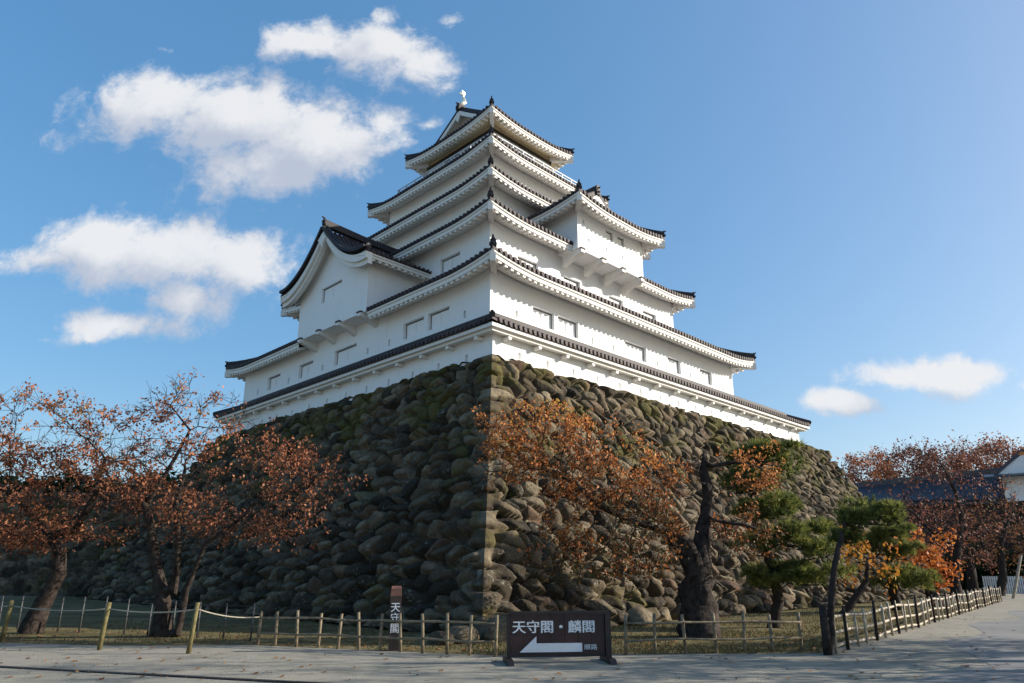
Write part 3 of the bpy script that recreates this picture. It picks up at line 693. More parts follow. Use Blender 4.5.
# ---- bay on the left face: tall curved gable
def left_bay():
    bc, hw = 11.62, 3.3; a_f = -.42; zb, ze = 13.42, 15.9; over = .85; EH = hw + over
    root = None
    zt = 18.75
    zc = lambda d: 16.02 + 2.62 * (1 - min(d, EH) / EH) ** 2.0 + .10 * (min(d, EH) / EH) ** 6     # roof line from the middle (d=0) to the eave
    mb = MB()
    n = 14; ds = [hw * (1 - j / n) for j in range(n + 1)]
    # front wall up to the curved roof, with the window recess
    h = (10.72, 12.66, 14.98, 15.80)
    front = MB(); wall_side(front, (a_f, bc - hw, 0), (0, 1, 0), (-1, 0, 0), 2 * hw, zb, 15.95, [(h[0] - bc + hw, h[1] - bc + hw, h[2], h[3])], .13)
    up = [Vector((a_f, bc + sg, z)) for sg, z in [(hw - 2 * hw * j / 28, zc(abs(hw - 2 * hw * j / 28)) - .05) for j in range(29)]]
    low = [Vector((a_f, p.y, 15.95)) for p in up]
    front.grid([up, low])
    for sg in (1, -1):
        y = bc + sg * hw; front.quad((a_f, y, zb), (7, y, zb), (7, y, 16.1), (a_f, y, 16.1))
    front.quad((a_f, bc - hw, zb), (a_f, bc + hw, zb), (2, bc + hw, zb), (2, bc - hw, zb))
    root = front.build('projecting_bay', M['plaster'], keep, fix=False); root['label'] = 'projecting bay with tall curved gable on the shaded face'
    shutter(root, (a_f, bc - hw, 0), (0, 1, 0), (-1, 0, 0), (h[0] - bc + hw, h[1] - bc + hw, h[2], h[3]), .13, M['plaster'])
    # tiled slopes
    tile, eave = MB(), MB(); a_r = -1.2; a_b = 7.0; L = a_b - a_r
    for sg in (1, -1):
        def zf(s, d): return zc(EH - d)
        roof_side(tile, eave, (a_r, bc + sg * EH), (1, 0), (0, -sg), L, lambda s: EH, zf, over, soff='open', fas=.22, raf=.36)
    ro = tile.build('bay_roof', M['tile'], root, fix=False); eave.build('bay_eave', M['eave'], root, fix=False)
    # bargeboards: double curved band
    bg = MB(); N = 26
    for sg in (1, -1):
        prev = None
        for j in range(N + 1):
            d = EH * j / N; z = zc(d) + .06
            wd = .31 + .08 * (j / N)
            ring = [Vector((x, bc + sg * d, zz)) for x, zz in ((a_r + .03, z - .12), (a_r + .03, z - .12 - wd), (a_r + .16, z - .12 - wd), (a_r + .16, z - .12))]
            ring2 = [Vector((x, bc + sg * d, zz)) for x, zz in ((a_r + .165, z - .14), (a_r + .165, z - .16 - wd * 1.5), (a_r + .40, z - .16 - wd * 1.5), (a_r + .40, z - .14))]
            if prev:
                for r0, r1 in ((prev[0], ring), (prev[1], ring2)):
                    for q in range(4): bg.quad(r0[q], r0[(q + 1) % 4], r1[(q + 1) % 4], r1[q])
            prev = (ring, ring2)
        bg.quad(*prev[0]); bg.quad(*prev[1])
    # pendant under the apex with two leaves
    zt = zc(0) + .1
    bg.prism([Vector((a_r - .04, bc + x, zt - .62 + z)) for x, z in ((0, .3), (.22, .12), (.42, -.02), (.26, -.18), (.12, -.30), (0, -.62), (-.12, -.30), (-.26, -.18), (-.42, -.02), (-.22, .12))], (.12, 0, 0))
    bg.grid([[(x, bc + EH * j / 24 - .0, zc(abs(EH * j / 24)) - .09) for x in (a_r + .2, a_f + .03)] for j in range(-24, 25)])
    bg.build('bargeboard', M['eave'], root, fix=False)
    vm = MB()
    for sg in (1, -1):
        pts = [(a_r + .16, bc + sg * EH * j / 14, zc(EH * j / 14) + .10) for j in range(15)]
        ridge_path(vm, pts, .30, .16, .10)
        for j in range(1, 44):                # round tile ends showing as teeth along the verge
            d = EH * j / 44; vm.tube([(a_r - .12, bc + sg * d, zc(d) + .16), (a_r + .3, bc + sg * d, zc(d) + .16)], .09, 6)
    ridge_path(vm, [(a_r + .05, bc, zc(0) + .22), (1.2, bc, zc(0) + .08), (7, bc, zc(0) + .04)], .30, .30, .10)
    oni(vm, (a_r + .02, bc, zc(0) + .3), (-1, 0), 1.0)
    vm.build('bay_ridge', M['ridge'], root)
    for j in range(4):                         # brackets under the bay floor
        y = bc - hw + .45 + (2 * hw - .9) * j / 3; bm = MB()
        bm.prism([Vector((.59, y - .14, zb - .004)), Vector((a_f - .12, y - .14, zb - .004)), Vector((a_f - .12, y - .14, zb - .16)), Vector((.0, y - .14, zb - .30)), Vector((.59, y - .14, zb - .52))], (0, .28, 0))
        bm.build('bracket', M['eave'], root)
        t = MB(); t.box(a_f - .16, a_f + .1, y - .17, y + .17, zb + .002, zb + .07); t.build('bracket_cap', M['tile'], root)
    return root
left_bay()
# ---- bay on the right face: hipped roof with a small gable facing out
def right_bay():
    x0, x1 = 7.5, 13.2; y_f = 1.75; zb = 17.15; ze = 19.75 - LIFT; over = .95
    xc = (x0 + x1) / 2
    front = MB(); hs = [(9.9, 10.5, 18.55, 19.05), (10.9, 11.5, 18.55, 19.05)]; hl = [(8.0, 18.65, 18.9), (8.4, 17.75, 18.0), (9.9, 17.75, 18.0), (11.3, 17.75, 18.0), (12.6, 18.5, 18.75)]
    allh = [(a - x0, b - x0, c, d) for a, b, c, d in hs] + [(a - .07 - x0, a + .07 - x0, c, d) for a, c, d in hl]
    wall_side(front, (x0, y_f, 0), (1, 0, 0), (0, -1, 0), x1 - x0, zb, ze + .3, allh, .12)
    for x in (x0, x1): front.quad((x, y_f, zb), (x, 6, zb), (x, 6, ze + .3), (x, y_f, ze + .3))
    front.quad((x0, y_f, zb), (x1, y_f, zb), (x1, 4, zb), (x0, 4, zb))
    root = front.build('projecting_bay', M['plaster'], keep, fix=False); root['label'] = 'projecting bay with small roof gable on the sunlit face'
    for i, h in enumerate(allh): shutter(root, (x0, y_f, 0), (1, 0, 0), (0, -1, 0), h, .12, M['plaster'], 'window' if i < 2 else 'loophole', 0)
    tile, eave = MB(), MB(); ea0, ea1, eb0, eb1 = x0 - over, x1 + over, y_f - over, 7.0
    La, Lb = ea1 - ea0, eb1 - eb0; hw = La / 2; gi = 2.15; go = 1.75; sl = .60
    zA = zfun(ze, sl, La, run=hw, conc=.1); zB = zfun(ze, sl, Lb, run=hw, conc=.1, l1=0)
    roof_side(tile, eave, (ea0, eb0), (1, 0), (0, 1), La, lambda s: min(gi, s, La - s), zA, over, breaks=(gi, La - gi))
    for O, ei in (((ea0, eb0), (1, 0)), ((ea1, eb0), (-1, 0))):
        roof_side(tile, eave, O, (0, 1), ei, Lb, lambda s: min(s, 9) if s < go else hw, zB, over, breaks=(go,), soff=None)
    for ca, da in ((ea0, 1), (ea1, -1)):
        z0 = zA(0, 0) - .46; eave.bar((ca + .02 * da, eb0 + .02, z0), (ca + over * da, eb0 + over, z0 + .06), .24, .34)
    ro = tile.build('bay_roof', M['tile'], root, fix=False); eave.build('bay_eave', M['eave'], root, fix=False)
    rm = MB()
    for ca, da in ((ea0, 1), (ea1, -1)):
        pts = [(ca + da * d, eb0 + d, zA(d, d) + .03) for d in (.05, .4, .8, 1.2, 1.7, 2.1)]
        ridge_path(rm, pts); oni(rm, pts[0], (-da, -1))
    zr = zB(3, hw)
    ridge_path(rm, [(xc, eb0 + go - .05, zr), (xc, 7.0, zr)], .32, .5, .12); oni(rm, (xc, eb0 + go - .05, zr), (0, -1), 1.0)
    ds = [1.7 + (hw - 1.7) * j / 8 for j in range(9)]
    for sg in (1, -1):
        ridge_path(rm, [(xc + sg * (hw - d), eb0 + go + .12, zB(3, d) + .02) for d in ds], .22, .22)
        oni(rm, (xc + sg * (hw - ds[0]), eb0 + go + .05, zB(3, ds[0])), (sg, -.3), .8)
    rm.build('bay_ridge', M['ridge'], root)
    gm = MB(); yg = eb0 + gi - .05
    pts = [Vector((xc + (hw - d), yg, zB(3, d) - .06)) for d in (gi, 2.6, 3.2)] + [Vector((xc, yg, zr - .06))]
    pts += [Vector((2 * xc - p.x, yg, p.z)) for p in reversed(pts[:-1])]
    pts = [Vector((pts[0].x, yg, zA(3, gi) - .1))] + pts + [Vector((pts[-1].x, yg, zA(3, gi) - .1))]
    gm.prism(pts, (0, .2, 0)); gm.build('gable', M['plaster'], root)
    bg = MB()
    for sg in (1, -1):
        for d0, d1 in zip(ds[:-1], ds[1:]):
            bg.bar((xc + sg * (hw - d0), eb0 + go + .05, zB(3, d0) - .22), (xc + sg * (hw - d1), eb0 + go + .05, zB(3, d1) - .22), .12, .26)
    bg.prism([Vector((xc + x, eb0 + go - .04, zr - .5 + z)) for x, z in ((0, .25), (.18, .1), (.1, -.2), (0, -.36), (-.1, -.2), (-.18, .1))], (0, .07, 0))
    bg.build('bargeboard', M['eave'], root)
    for j in range(4):
        x = x0 + .25 + (x1 - x0 - .5) * j / 3; bm = MB()
        bm.prism([Vector((x - .15, W[1] - .01, zb - .004)), Vector((x - .15, y_f - .12, zb - .004)), Vector((x - .15, y_f - .12, zb - .18)), Vector((x - .15, 2.3, zb - .34)), Vector((x - .15, W[1] - .01, zb - .62))], (.3, 0, 0))
        bm.build('bracket', M['eave'], root)
        t = MB(); t.box(x - .17, x + .17, y_f - .16, y_f + .1, zb + .002, zb + .07); t.build('bracket_cap', M['tile'], root)
right_bay()

# ------------------------------------------------------------------ parapet wall round the top of the stone base
par = thing('parapet_wall', 'low white plaster wall with a small tiled roof along the top of the boulder base', 'wall', P0, CA)
PA, PB = 27.6, 24.0
def parapet():
    ov = .6; ze = 10.68; z1 = 10.75
    wo = storey(0, H - .35, z1, M['plaster'], rc=(0, PA, 0, PB), parent=par, depth=.12,
                rl=[(1.48 + 1.66 * i, 9.62, 9.92) for i in range(16)], ll=[(1.51 + 1.76 * i, 9.5, 9.84) for i in range(13)])
    tile, eave, rid = MB(), MB(), MB(); run = 1.15
    for O, es, ei, L in (((-ov, -ov), (1, 0), (0, 1), PA + 2 * ov), ((-ov, -ov), (0, 1), (1, 0), PB + 2 * ov), ((PA + ov, -ov), (0, 1), (-1, 0), PB + 2 * ov), ((-ov, PB + ov), (1, 0), (0, -1), PA + 2 * ov)):
        f = lambda s, d, L=L: ze + .50 * d + .10 * max(0, 1 - min(s, L - s) / 1.5) ** 2 * max(0, 1 - d)
        roof_side(tile, None, O, es, ei, L, lambda s, L=L: min(run, s, L - s), f, ov, breaks=(run, L - run))
        Ov = Vector((*O, 0)); e3 = Vector((*es, 0)); i3 = Vector((*ei, 0))
        Q = lambda s, d, z: Ov + e3 * s + i3 * d + Vector((0, 0, z))
        ss = [L * i / 60 for i in range(61)]
        lim = lambda s, d, L=L: min(max(s, d), L - d)
        # plaster cornice in three steps under the tiles
        prof = [(.06, ze - .10), (.06, ze - .24), (.20, ze - .25), (.20, ze - .36), (.42, ze - .33), (.60, ze - .30)]
        eave.grid([[Q(lim(s, d), d, z) for d, z in prof] for s in ss])
        k = int(L / 1.72)
        for i in range(k):                      # round arm ends
            s = 1.2 + i * 1.72
            if s > L - .8: break
            eave.tube([Q(s, .62, ze - .42), Q(s, .24, ze - .42)], .10, 8)
        # inner slope and ridge
        tile.grid([[Q(lim(s, run), run, f(s, run)), Q(lim(s, run + .9), run + .9, f(s, run) - .45)] for s in ss])
    ro = tile.build('roof', M['tile'], par, fix=False); eave.build('cornice', M['eave'], ro, fix=False)
    r0, rA, rB, zr = run - ov, PA - run + ov, PB - run + ov, ze + .5 * run
    cs = [(r0, r0), (rA, r0), (rA, rB), (r0, rB)]
    for (p, q) in zip(cs, cs[1:] + cs[:1]): ridge_path(rid, [(*p, zr), (*q, zr)], .26, .22)
    for c, s in ((cs[0], (-1, -1)), (cs[1], (1, -1)), (cs[2], (1, 1)), (cs[3], (-1, 1))):
        e = (c[0] + s[0] * run, c[1] + s[1] * run, ze + .12); ridge_path(rid, [e, (*c, zr)], .22, .18, .07)
    rid.build('ridge', M['ridge'], ro)
parapet()

# ------------------------------------------------------------------ trees
def grow(trunks, attr, step=.28, infl=3.0, kill=.42, iters=140, seed=1, jit=.25, grav=0):
    """space colonisation from one or more trunk polylines; returns nodes, parents, per-node minimum radius"""
    rg = np.random.default_rng(seed); N = []; Pn = []; Rm = []
    for pts, rads, par_ in trunks:
        pts = [np.array(p, float) for p in pts]; last = par_
        if par_ is not None: last = int(np.argmin([np.linalg.norm(q - pts[0]) for q in N]))
        for i in range(len(pts) - 1):
            L = np.linalg.norm(pts[i + 1] - pts[i]); k = max(1, int(L / step))
            for j in range(k + (1 if i == len(pts) - 2 else 0)):
                t = j / k; N.append(pts[i] * (1 - t) + pts[i + 1] * t); Pn.append(-1 if last is None else last)
                Rm.append(rads[i] * (1 - t) + rads[i + 1] * t); last = len(N) - 1
    A = np.array(attr, float); nodes = np.array(N); par = list(Pn); rm = list(Rm)
    d = np.linalg.norm(A[:, None] - nodes[None], axis=2); near = d.argmin(1); nd = d.min(1); alive = np.ones(len(A), bool)
    for it in range(iters):
        act = alive & (nd < infl)
        if not act.any(): break
        ids = np.unique(near[act]); new = []
        dirs = np.zeros((len(nodes), 3)); v = A[act] - nodes[near[act]]; v /= np.linalg.norm(v, axis=1)[:, None] + 1e-9
        np.add.at(dirs, near[act], v)
        dv = dirs[ids]; dv /= np.linalg.norm(dv, axis=1)[:, None] + 1e-9
        dv += rg.normal(0, jit, dv.shape); dv[:, 2] += grav; dv /= np.linalg.norm(dv, axis=1)[:, None] + 1e-9
        new = nodes[ids] + dv * step
        n0 = len(nodes); nodes = np.concatenate([nodes, new]); par += list(ids); rm += [0] * len(new)
        dn = np.linalg.norm(A[:, None] - new[None], axis=2); m = dn.min(1); am = dn.argmin(1)
        upd = m < nd; nd = np.where(upd, m, nd); near = np.where(upd, n0 + am, near)
        alive &= nd > kill
        if len(nodes) > 9000: break
    return nodes, np.array(par), np.array(rm)
def twigs(nodes, par, rad, rg, n=1.0, length=.45, rmax=.03, droop=0):
    idx = np.where(rad < rmax)[0]; k = int(len(idx) * n); pick = rg.choice(idx, k)
    dirp = nodes[pick] - nodes[np.maximum(par[pick], 0)]; dirp /= np.linalg.norm(dirp, axis=1)[:, None] + 1e-9
    dv = dirp * .6 + rg.normal(0, .6, dirp.shape); dv[:, 2] += .15 - droop; dv /= np.linalg.norm(dv, axis=1)[:, None] + 1e-9
    ln = length * rg.uniform(.5, 1.2, k)
    mid = nodes[pick] + dv * (ln * .5)[:, None]; dv2 = dv + rg.normal(0, .3, dv.shape); dv2 /= np.linalg.norm(dv2, axis=1)[:, None]
    tip = mid + dv2 * (ln * .5)[:, None]
    n0 = len(nodes); nodes2 = np.concatenate([nodes, mid, tip]); par2 = np.concatenate([par, pick, np.arange(n0, n0 + k)])
    return nodes2, par2, np.arange(n0, n0 + 2 * k)
def radii(par, rmin, r0=.007, p=2.35):
    n = len(par); acc = np.zeros(n); ch = np.zeros(n, int)
    for i in range(n): 
        if par[i] >= 0: ch[par[i]] += 1
    r = np.zeros(n)
    order = np.argsort(-depth_of(par), kind='stable')
    for i in order:
        if ch[i] == 0 or acc[i] == 0: acc[i] = max(acc[i], r0 ** p)
        r[i] = acc[i] ** (1 / p)
        if par[i] >= 0: acc[par[i]] += acc[i]
    return np.maximum(r, rmin)
def depth_of(par):
    d = np.zeros(len(par), int)
    for i in range(len(par)):
        if par[i] >= 0: d[i] = d[par[i]] + 1      # parents always come earlier
    return d
def wood_mesh(name, nodes, par, rad, m, parent, rg, k=6, gn=.12):
    n = len(nodes); best = -np.ones(n, int); br = np.zeros(n)
    for i in range(n):
        p = par[i]
        if p >= 0 and rad[i] > br[p]: br[p] = rad[i]; best[p] = i
    dirn = np.zeros((n, 3)); hasp = par >= 0
    dirn[hasp] = nodes[hasp] - nodes[par[hasp]]
    hb = best >= 0; dirn[hb] += nodes[best[hb]] - nodes[hb]
    dirn /= np.linalg.norm(dirn, axis=1)[:, None] + 1e-9
    ref = np.array([.13, .97, .21]); 
    def rings(c, d, r):
        a = np.cross(d, ref); a /= np.linalg.norm(a, axis=1)[:, None] + 1e-9; b = np.cross(d, a)
        t = 2 * np.pi * np.arange(k) / k
        lump = 1 + gn * np.sin(c[:, None, 0] * 9 + c[:, None, 2] * 7 + 3 * t[None]) + gn * .6 * np.sin(c[:, None, 2] * 17 + 2 * t[None] + 1)
        return c[:, None] + (a[:, None] * np.cos(t)[None, :, None] + b[:, None] * np.sin(t)[None, :, None]) * (r[:, None] * lump)[..., None]
    ch = np.where(hasp)[0]; pp = par[ch]; main = best[pp] == ch
    r_start = np.where(main, rad[pp], np.minimum(rad[pp], rad[ch] * 1.2)); d_start = np.where(main[:, None], dirn[pp], dirn[ch])
    S = rings(nodes[pp], d_start, r_start); E = rings(nodes[ch], dirn[ch], rad[ch])
    V = np.concatenate([S, E], 1).reshape(-1, 3); base = np.arange(len(ch)) * 2 * k
    j = np.arange(k); q = np.stack([j, (j + 1) % k, k + (j + 1) % k, k + j], -1)
    F = (base[:, None, None] + q[None]).reshape(-1, 4)
    return np_mesh(name, V, F, m, parent, True)
def leaf_mesh(name, C, size, m, parent, rg, droop=.4, val=None, asp=.6):
    n = len(C); s = size * rg.uniform(.5, 1.4, n)
    d = rg.normal(0, 1, (n, 3)); d[:, 2] -= droop; d /= np.linalg.norm(d, axis=1)[:, None]
    u = rg.normal(0, 1, (n, 3)); a = np.cross(d, u); a /= np.linalg.norm(a, axis=1)[:, None] + 1e-9; b = np.cross(d, a)
    s = s[:, None]
    V = np.stack([C, C + d * s * .5 + a * s * asp * .5 + b * s * .12, C + d * s, C + d * s * .5 - a * s * asp * .5 + b * s * .12], 1).reshape(-1, 3)
    F = np.arange(4 * n).reshape(n, 4)
    v = rg.uniform(0, 1, n) if val is None else val
    return np_mesh(name, V, F, m, parent, False, np.repeat(v, 4))
def ell(rg, c, r, n, shell=.0):
    p = rg.normal(0, 1, (n, 3)); p /= np.linalg.norm(p, axis=1)[:, None]; p *= (rg.uniform(shell, 1, n) ** (1 / 3))[:, None]
    return np.array(c) + p * np.array(r)
def tree(name, label, cat, trunks, blobs, leafm, bark, seed, size=.085, per=2.0, twig=1.0, rg_scale=1.0, step=.28, kill=.42, infl=3.0, tl=.45, r0=.007, spread=.085, k=6, jit=.25, ltop=None, group=None, rmaxleaf=.02, grav=0, hgrad=0, p=2.35, asp=.6, leafclip=None, clump=.0):
    rg = np.random.default_rng(seed)
    base = Vector(trunks[0][0][0]); base.z = 0
    att = np.concatenate([ell(rg, c, r, n, .1) for c, r, n in blobs])
    nodes, par, rm = grow(trunks, att, step, infl, kill, 150, seed, jit, grav)
    rad = radii(par, rm, r0, p)
    nodes, par, tw = twigs(nodes, par, rad, rg, twig, tl)
    rad = np.concatenate([rad, np.concatenate([np.full(len(tw) // 2, r0 * .8), np.full(len(tw) // 2, r0 * .45)])])
    root = thing(name, label, cat, base, 0, group)
    off_ = np.array(base)
    wood_mesh('trunk', nodes - off_, par, rad, bark, root, rg, k, .2 if k > 6 else .12)
    thin = np.where(rad < rmaxleaf)[0]
    if ltop is not None: thin = thin[[ltop(q, rg) for q in nodes[thin]]]
    if clump: # bare and leafy boughs
        q = nodes[thin]; nz = np.sin(q[:, 0] * 2.1 + seed) + np.sin(q[:, 1] * 2.7 + seed * 2) + np.sin(q[:, 2] * 3.1 + q[:, 0]) + rg.normal(0, .6, len(q)); thin = thin[nz > clump - 1]
    n = int(len(thin) * per); thin = rg.choice(thin, max(1, int(len(thin) * .42)), replace=False); pick = rg.choice(thin, n)
    C = nodes[pick] + rg.normal(0, spread, (n, 3)) - off_
    if leafclip is not None: C = C[[leafclip(q + off_) for q in C]]
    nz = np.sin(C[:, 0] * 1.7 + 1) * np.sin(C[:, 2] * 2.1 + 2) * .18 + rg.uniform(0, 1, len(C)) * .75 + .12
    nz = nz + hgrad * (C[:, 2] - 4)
    leaf_mesh('foliage', C, size, leafm, root, rg, .5, np.clip(nz, 0, 1), asp)
    return root

def pl(pts): return [tuple(at(u, v, y)) for u, v, y in pts]
def pb(u, v, y, ru, rv, n, ry=None):
    c = at(u, v, y); sc = (at(u + 1, v, y) - c).length; return (tuple(c), (ru * sc, (ry or ru * sc * .75), rv * sc * 1.02), n)
# left cherry (leaning trunk at the frame edge)
tree('cherry_tree', 'autumn cherry tree at the far left edge with a leaning trunk', 'tree',
     [(pl([(30, 633, 19.6), (42, 605, 19.6), (58, 575, 19.5), (60, 555, 19.4)]), [.34, .24, .20, .17], None),
      (pl([(50, 535, 19.4), (20, 500, 19.3), (-25, 470, 19.2)]), [.11, .08, .05], -1),
      (pl([(75, 530, 19.3), (95, 495, 19.1), (105, 460, 19.0)]), [.10, .07, .04], 9)],
     [pb(30, 436, 19.3, 95, 46, 360), pb(20, 510, 19.3, 105, 48, 360), pb(95, 480, 19.1, 60, 68, 240), pb(-60, 450, 19.3, 70, 60, 160)],
     M['leaf_red'], M['bark'], 3, size=.095, per=5, twig=2.8, clump=.6, hgrad=.06, group='cherry trees round the castle')
tree('cherry_tree', 'many stemmed autumn cherry tree with bare twigs in front of the shaded stone face', 'tree',
     [(pl([(160, 637, 18.7), (164, 605, 18.6), (158, 575, 18.6), (150, 525, 18.5), (142, 495, 18.5)]), [.30, .20, .15, .12, .09], None),
      (pl([(174, 590, 18.5), (178, 545, 18.3), (176, 505, 18.2), (185, 470, 18.2)]), [.12, .09, .07, .045], 3),
      (pl([(178, 632, 18.5), (186, 590, 18.4), (205, 545, 18.2), (245, 515, 18.0)]), [.11, .08, .055, .035], 0),
      (pl([(150, 500, 18.5), (175, 458, 18.5), (190, 430, 18.5), (170, 405, 18.5)]), [.07, .05, .035, .02], 12)],
     [pb(210, 482, 18.2, 105, 52, 360), pb(295, 482, 18.0, 52, 46, 190), pb(180, 400, 18.5, 42, 24, 70), pb(225, 415, 18.4, 30, 25, 50), pb(140, 470, 18.5, 55, 40, 150), pb(230, 525, 18.0, 90, 20, 150), pb(150, 430, 18.6, 40, 35, 60)],
     M['leaf_red'], M['bark'], 7, size=.09, per=3.3, twig=3.2, clump=.75, hgrad=.06, group='cherry trees round the castle')
# central old cherry with the sawn stub
ctr = [(pl([(699, 642, 18.5), (699, 620, 18.5), (697, 590, 18.5), (700, 565, 18.5), (702, 540, 18.5), (706, 515, 18.5), (708, 495, 18.5), (704, 472, 18.5), (705, 452, 18.5)]), [.56, .44, .38, .32, .21, .15, .135, .11, .07], None),
       (pl([(694, 570, 18.4), (684, 545, 18.3), (672, 536, 18.3)]), [.27, .24, .21], 8),
       (pl([(664, 531, 18.2), (635, 522, 17.9), (600, 507, 17.7), (580, 488, 17.6), (556, 472, 17.5), (530, 468, 17.4)]), [.08, .065, .055, .05, .04, .028], -1),
       (pl([(712, 466, 18.4), (735, 462, 18.4), (760, 468, 18.5)]), [.06, .045, .025], 22),
       (pl([(712, 520, 18.3), (745, 525, 18.3), (775, 535, 18.4)]), [.055, .04, .022], 15)]
tree('cherry_tree', 'old cherry tree with a sawn off limb and orange leaves before the sunlit stone face', 'tree', ctr,
     [pb(545, 440, 17.4, 72, 40, 520, 1.0), pb(505, 450, 17.2, 34, 45, 150, .8), pb(600, 470, 17.6, 70, 45, 420, 1.1), pb(625, 525, 17.8, 62, 52, 380, 1.1), pb(590, 560, 17.7, 75, 26, 230, 1.0), pb(665, 490, 18.0, 32, 45, 130, .9),
      pb(740, 470, 18.4, 42, 26, 130, 1.0), pb(745, 540, 18.4, 42, 34, 150, 1.0)],
     M['leaf_orange'], M['bark'], 12, size=.088, per=6, twig=1.9, hgrad=.13, tl=.35, k=12, clump=.25, step=.24, kill=.36, group='cherry trees round the castle')
# roots flare for the old tree and loose rocks live further down

def pine(name, label, trunk, trad, pads, seed, needle=.23, dens=1.0, bark=None, limb=.05):
    rg = np.random.default_rng(seed); rr = random.Random(seed)
    base = Vector(trunk[0]); base.z = 0
    root = thing(name, label, 'tree', base, 0, 'garden pines')
    mb = MB(); tp = [Vector(p) - base for p in trunk]
    # smooth the trunk polyline
    pts = []; rad = []
    for i in range(len(tp) - 1):
        for j in range(5):
            t = j / 5; pts.append(tp[i].lerp(tp[i + 1], t) + Vector((rr.uniform(-.02, .02), rr.uniform(-.02, .02), 0))); rad.append(trad[i] * (1 - t) + trad[i + 1] * t)
    pts.append(tp[-1]); rad.append(trad[-1])
    mb.tube(pts, rad, 8, True, .10, rr)
    allV = []; allF = []; val = []; n0 = 0
    for (c, r) in pads:
        c = Vector(c) - base
        q = min(pts, key=lambda p: (p - c).length + max(0, p.z - c.z) * 2)
        mid = q.lerp(c, .5) + Vector((rr.uniform(-.1, .1), rr.uniform(-.1, .1), -.06))
        mb.tube([q, mid, c + Vector((0, 0, -r[2] * .4))], [limb, limb * .75, limb * .4], 6)
        for b in range(7):
            a = rr.uniform(0, 6.283); e = c + Vector((math.cos(a) * r[0] * .75, math.sin(a) * r[1] * .75, -r[2] * .1)); mb.tube([c + Vector((0, 0, -r[2] * .4)), c.lerp(e, .5) + Vector((0, 0, -r[2] * .35)), e], [limb * .4, limb * .3, .008], 4)
        n = int(118 * dens * (r[0] * r[1] / .5 + .3))
        # a few lobes make the pad's outline uneven
        lob = [(rr.uniform(-.75, .75) * r[0], rr.uniform(-.75, .75) * r[1], rr.uniform(-.35, .5) * r[2], rr.uniform(.26, .55)) for _ in range(11)]
        li = rg.integers(0, 11, n); L = np.array(lob)[li]
        p = rg.normal(0, 1, (n, 3)); p /= np.linalg.norm(p, axis=1)[:, None]; p[:, 2] = np.where(p[:, 2] < -.25, -p[:, 2] * .6, p[:, 2]); p *= (rg.uniform(.35, 1, n) ** .5)[:, None]
        C = np.array(c) + L[:, :3] + p * np.array(r) * L[:, 3:4]
        K = 16; C2 = np.repeat(C, K, 0); out = np.repeat(p * np.array([.7, .7, .4]) + np.array([0, 0, .55]), K, 0)
        d = out + rg.normal(0, .55, C2.shape); d /= np.linalg.norm(d, axis=1)[:, None]
        sd = np.cross(d, rg.normal(0, 1, d.shape)); sd /= np.linalg.norm(sd, axis=1)[:, None]
        ln = (needle * rg.uniform(.7, 1.2, len(C2)))[:, None]; w = .013
        V = np.stack([C2 - sd * w, C2 + sd * w, C2 + d * ln], 1).reshape(-1, 3)
        allV.append(V); allF.append(np.arange(len(V)).reshape(-1, 3) + n0); n0 += len(V)
        val.append(np.repeat(np.clip(np.repeat(rg.uniform(0, .8, n), K) + rg.normal(0, .12, n * K), 0, 1), 3))
    mb.build('trunk', bark or M['pine_bark'], root, True)
    np_mesh('needles', np.concatenate(allV), np.concatenate(allF), M['needle'], root, False, np.concatenate(val))
    return root
def pad(u, v, y, ru, rv):
    c = at(u, v, y); sc = (at(u + 1, v, y) - c).length; return (c, (ru * sc * 1.1, ru * sc * .95, rv * sc * 1.75))
pine('pine_tree', 'garden pine with stacked needle pads right of the old cherry trunk', pl([(773, 630, 21.4), (778, 600, 21.4), (775, 575, 21.3), (762, 545, 21.3), (752, 515, 21.3), (755, 490, 21.3), (762, 462, 21.3)]), [.19, .15, .13, .11, .10, .07, .04],
     [pad(772, 457, 21.2, 24, 10), pad(748, 460, 21.6, 18, 9), pad(766, 482, 21.1, 27, 11), pad(738, 487, 21.3, 16, 9), pad(784, 510, 21.0, 30, 12), pad(752, 512, 21.6, 20, 10), pad(800, 538, 20.8, 32, 12), pad(762, 548, 21.2, 26, 11), pad(818, 552, 20.8, 18, 8), pad(806, 577, 20.9, 32, 11), pad(770, 580, 21.1, 26, 11)], 5, dens=1.6)
pine('pine_tree', 'slim grey trunked pine leaning beside the corner post of the bamboo fence', pl([(829, 655, 15.0), (831, 620, 15.0), (834, 575, 15.0), (839, 545, 15.0), (847, 517, 15.05)]), [.085, .075, .065, .055, .04],
     [pad(868, 514, 15.0, 24, 9), pad(884, 520, 15.1, 16, 7), pad(858, 522, 15.2, 18, 8), pad(850, 538, 15.2, 13, 7)], 8, needle=.15, dens=2.0, bark=M['pine_bark'], limb=.03)
pine('pine_tree', 'small pine with three round needle pads behind the bamboo fence', pl([(897, 610, 29), (893, 592, 29), (890, 570, 29), (888, 545, 29)]), [.24, .18, .14, .08],
     [pad(884, 538, 28.8, 24, 10), pad(892, 553, 28.7, 24, 9), pad(899, 582, 28.6, 27, 12), pad(868, 552, 29.2, 16, 9)], 15, needle=.25, dens=1.5)
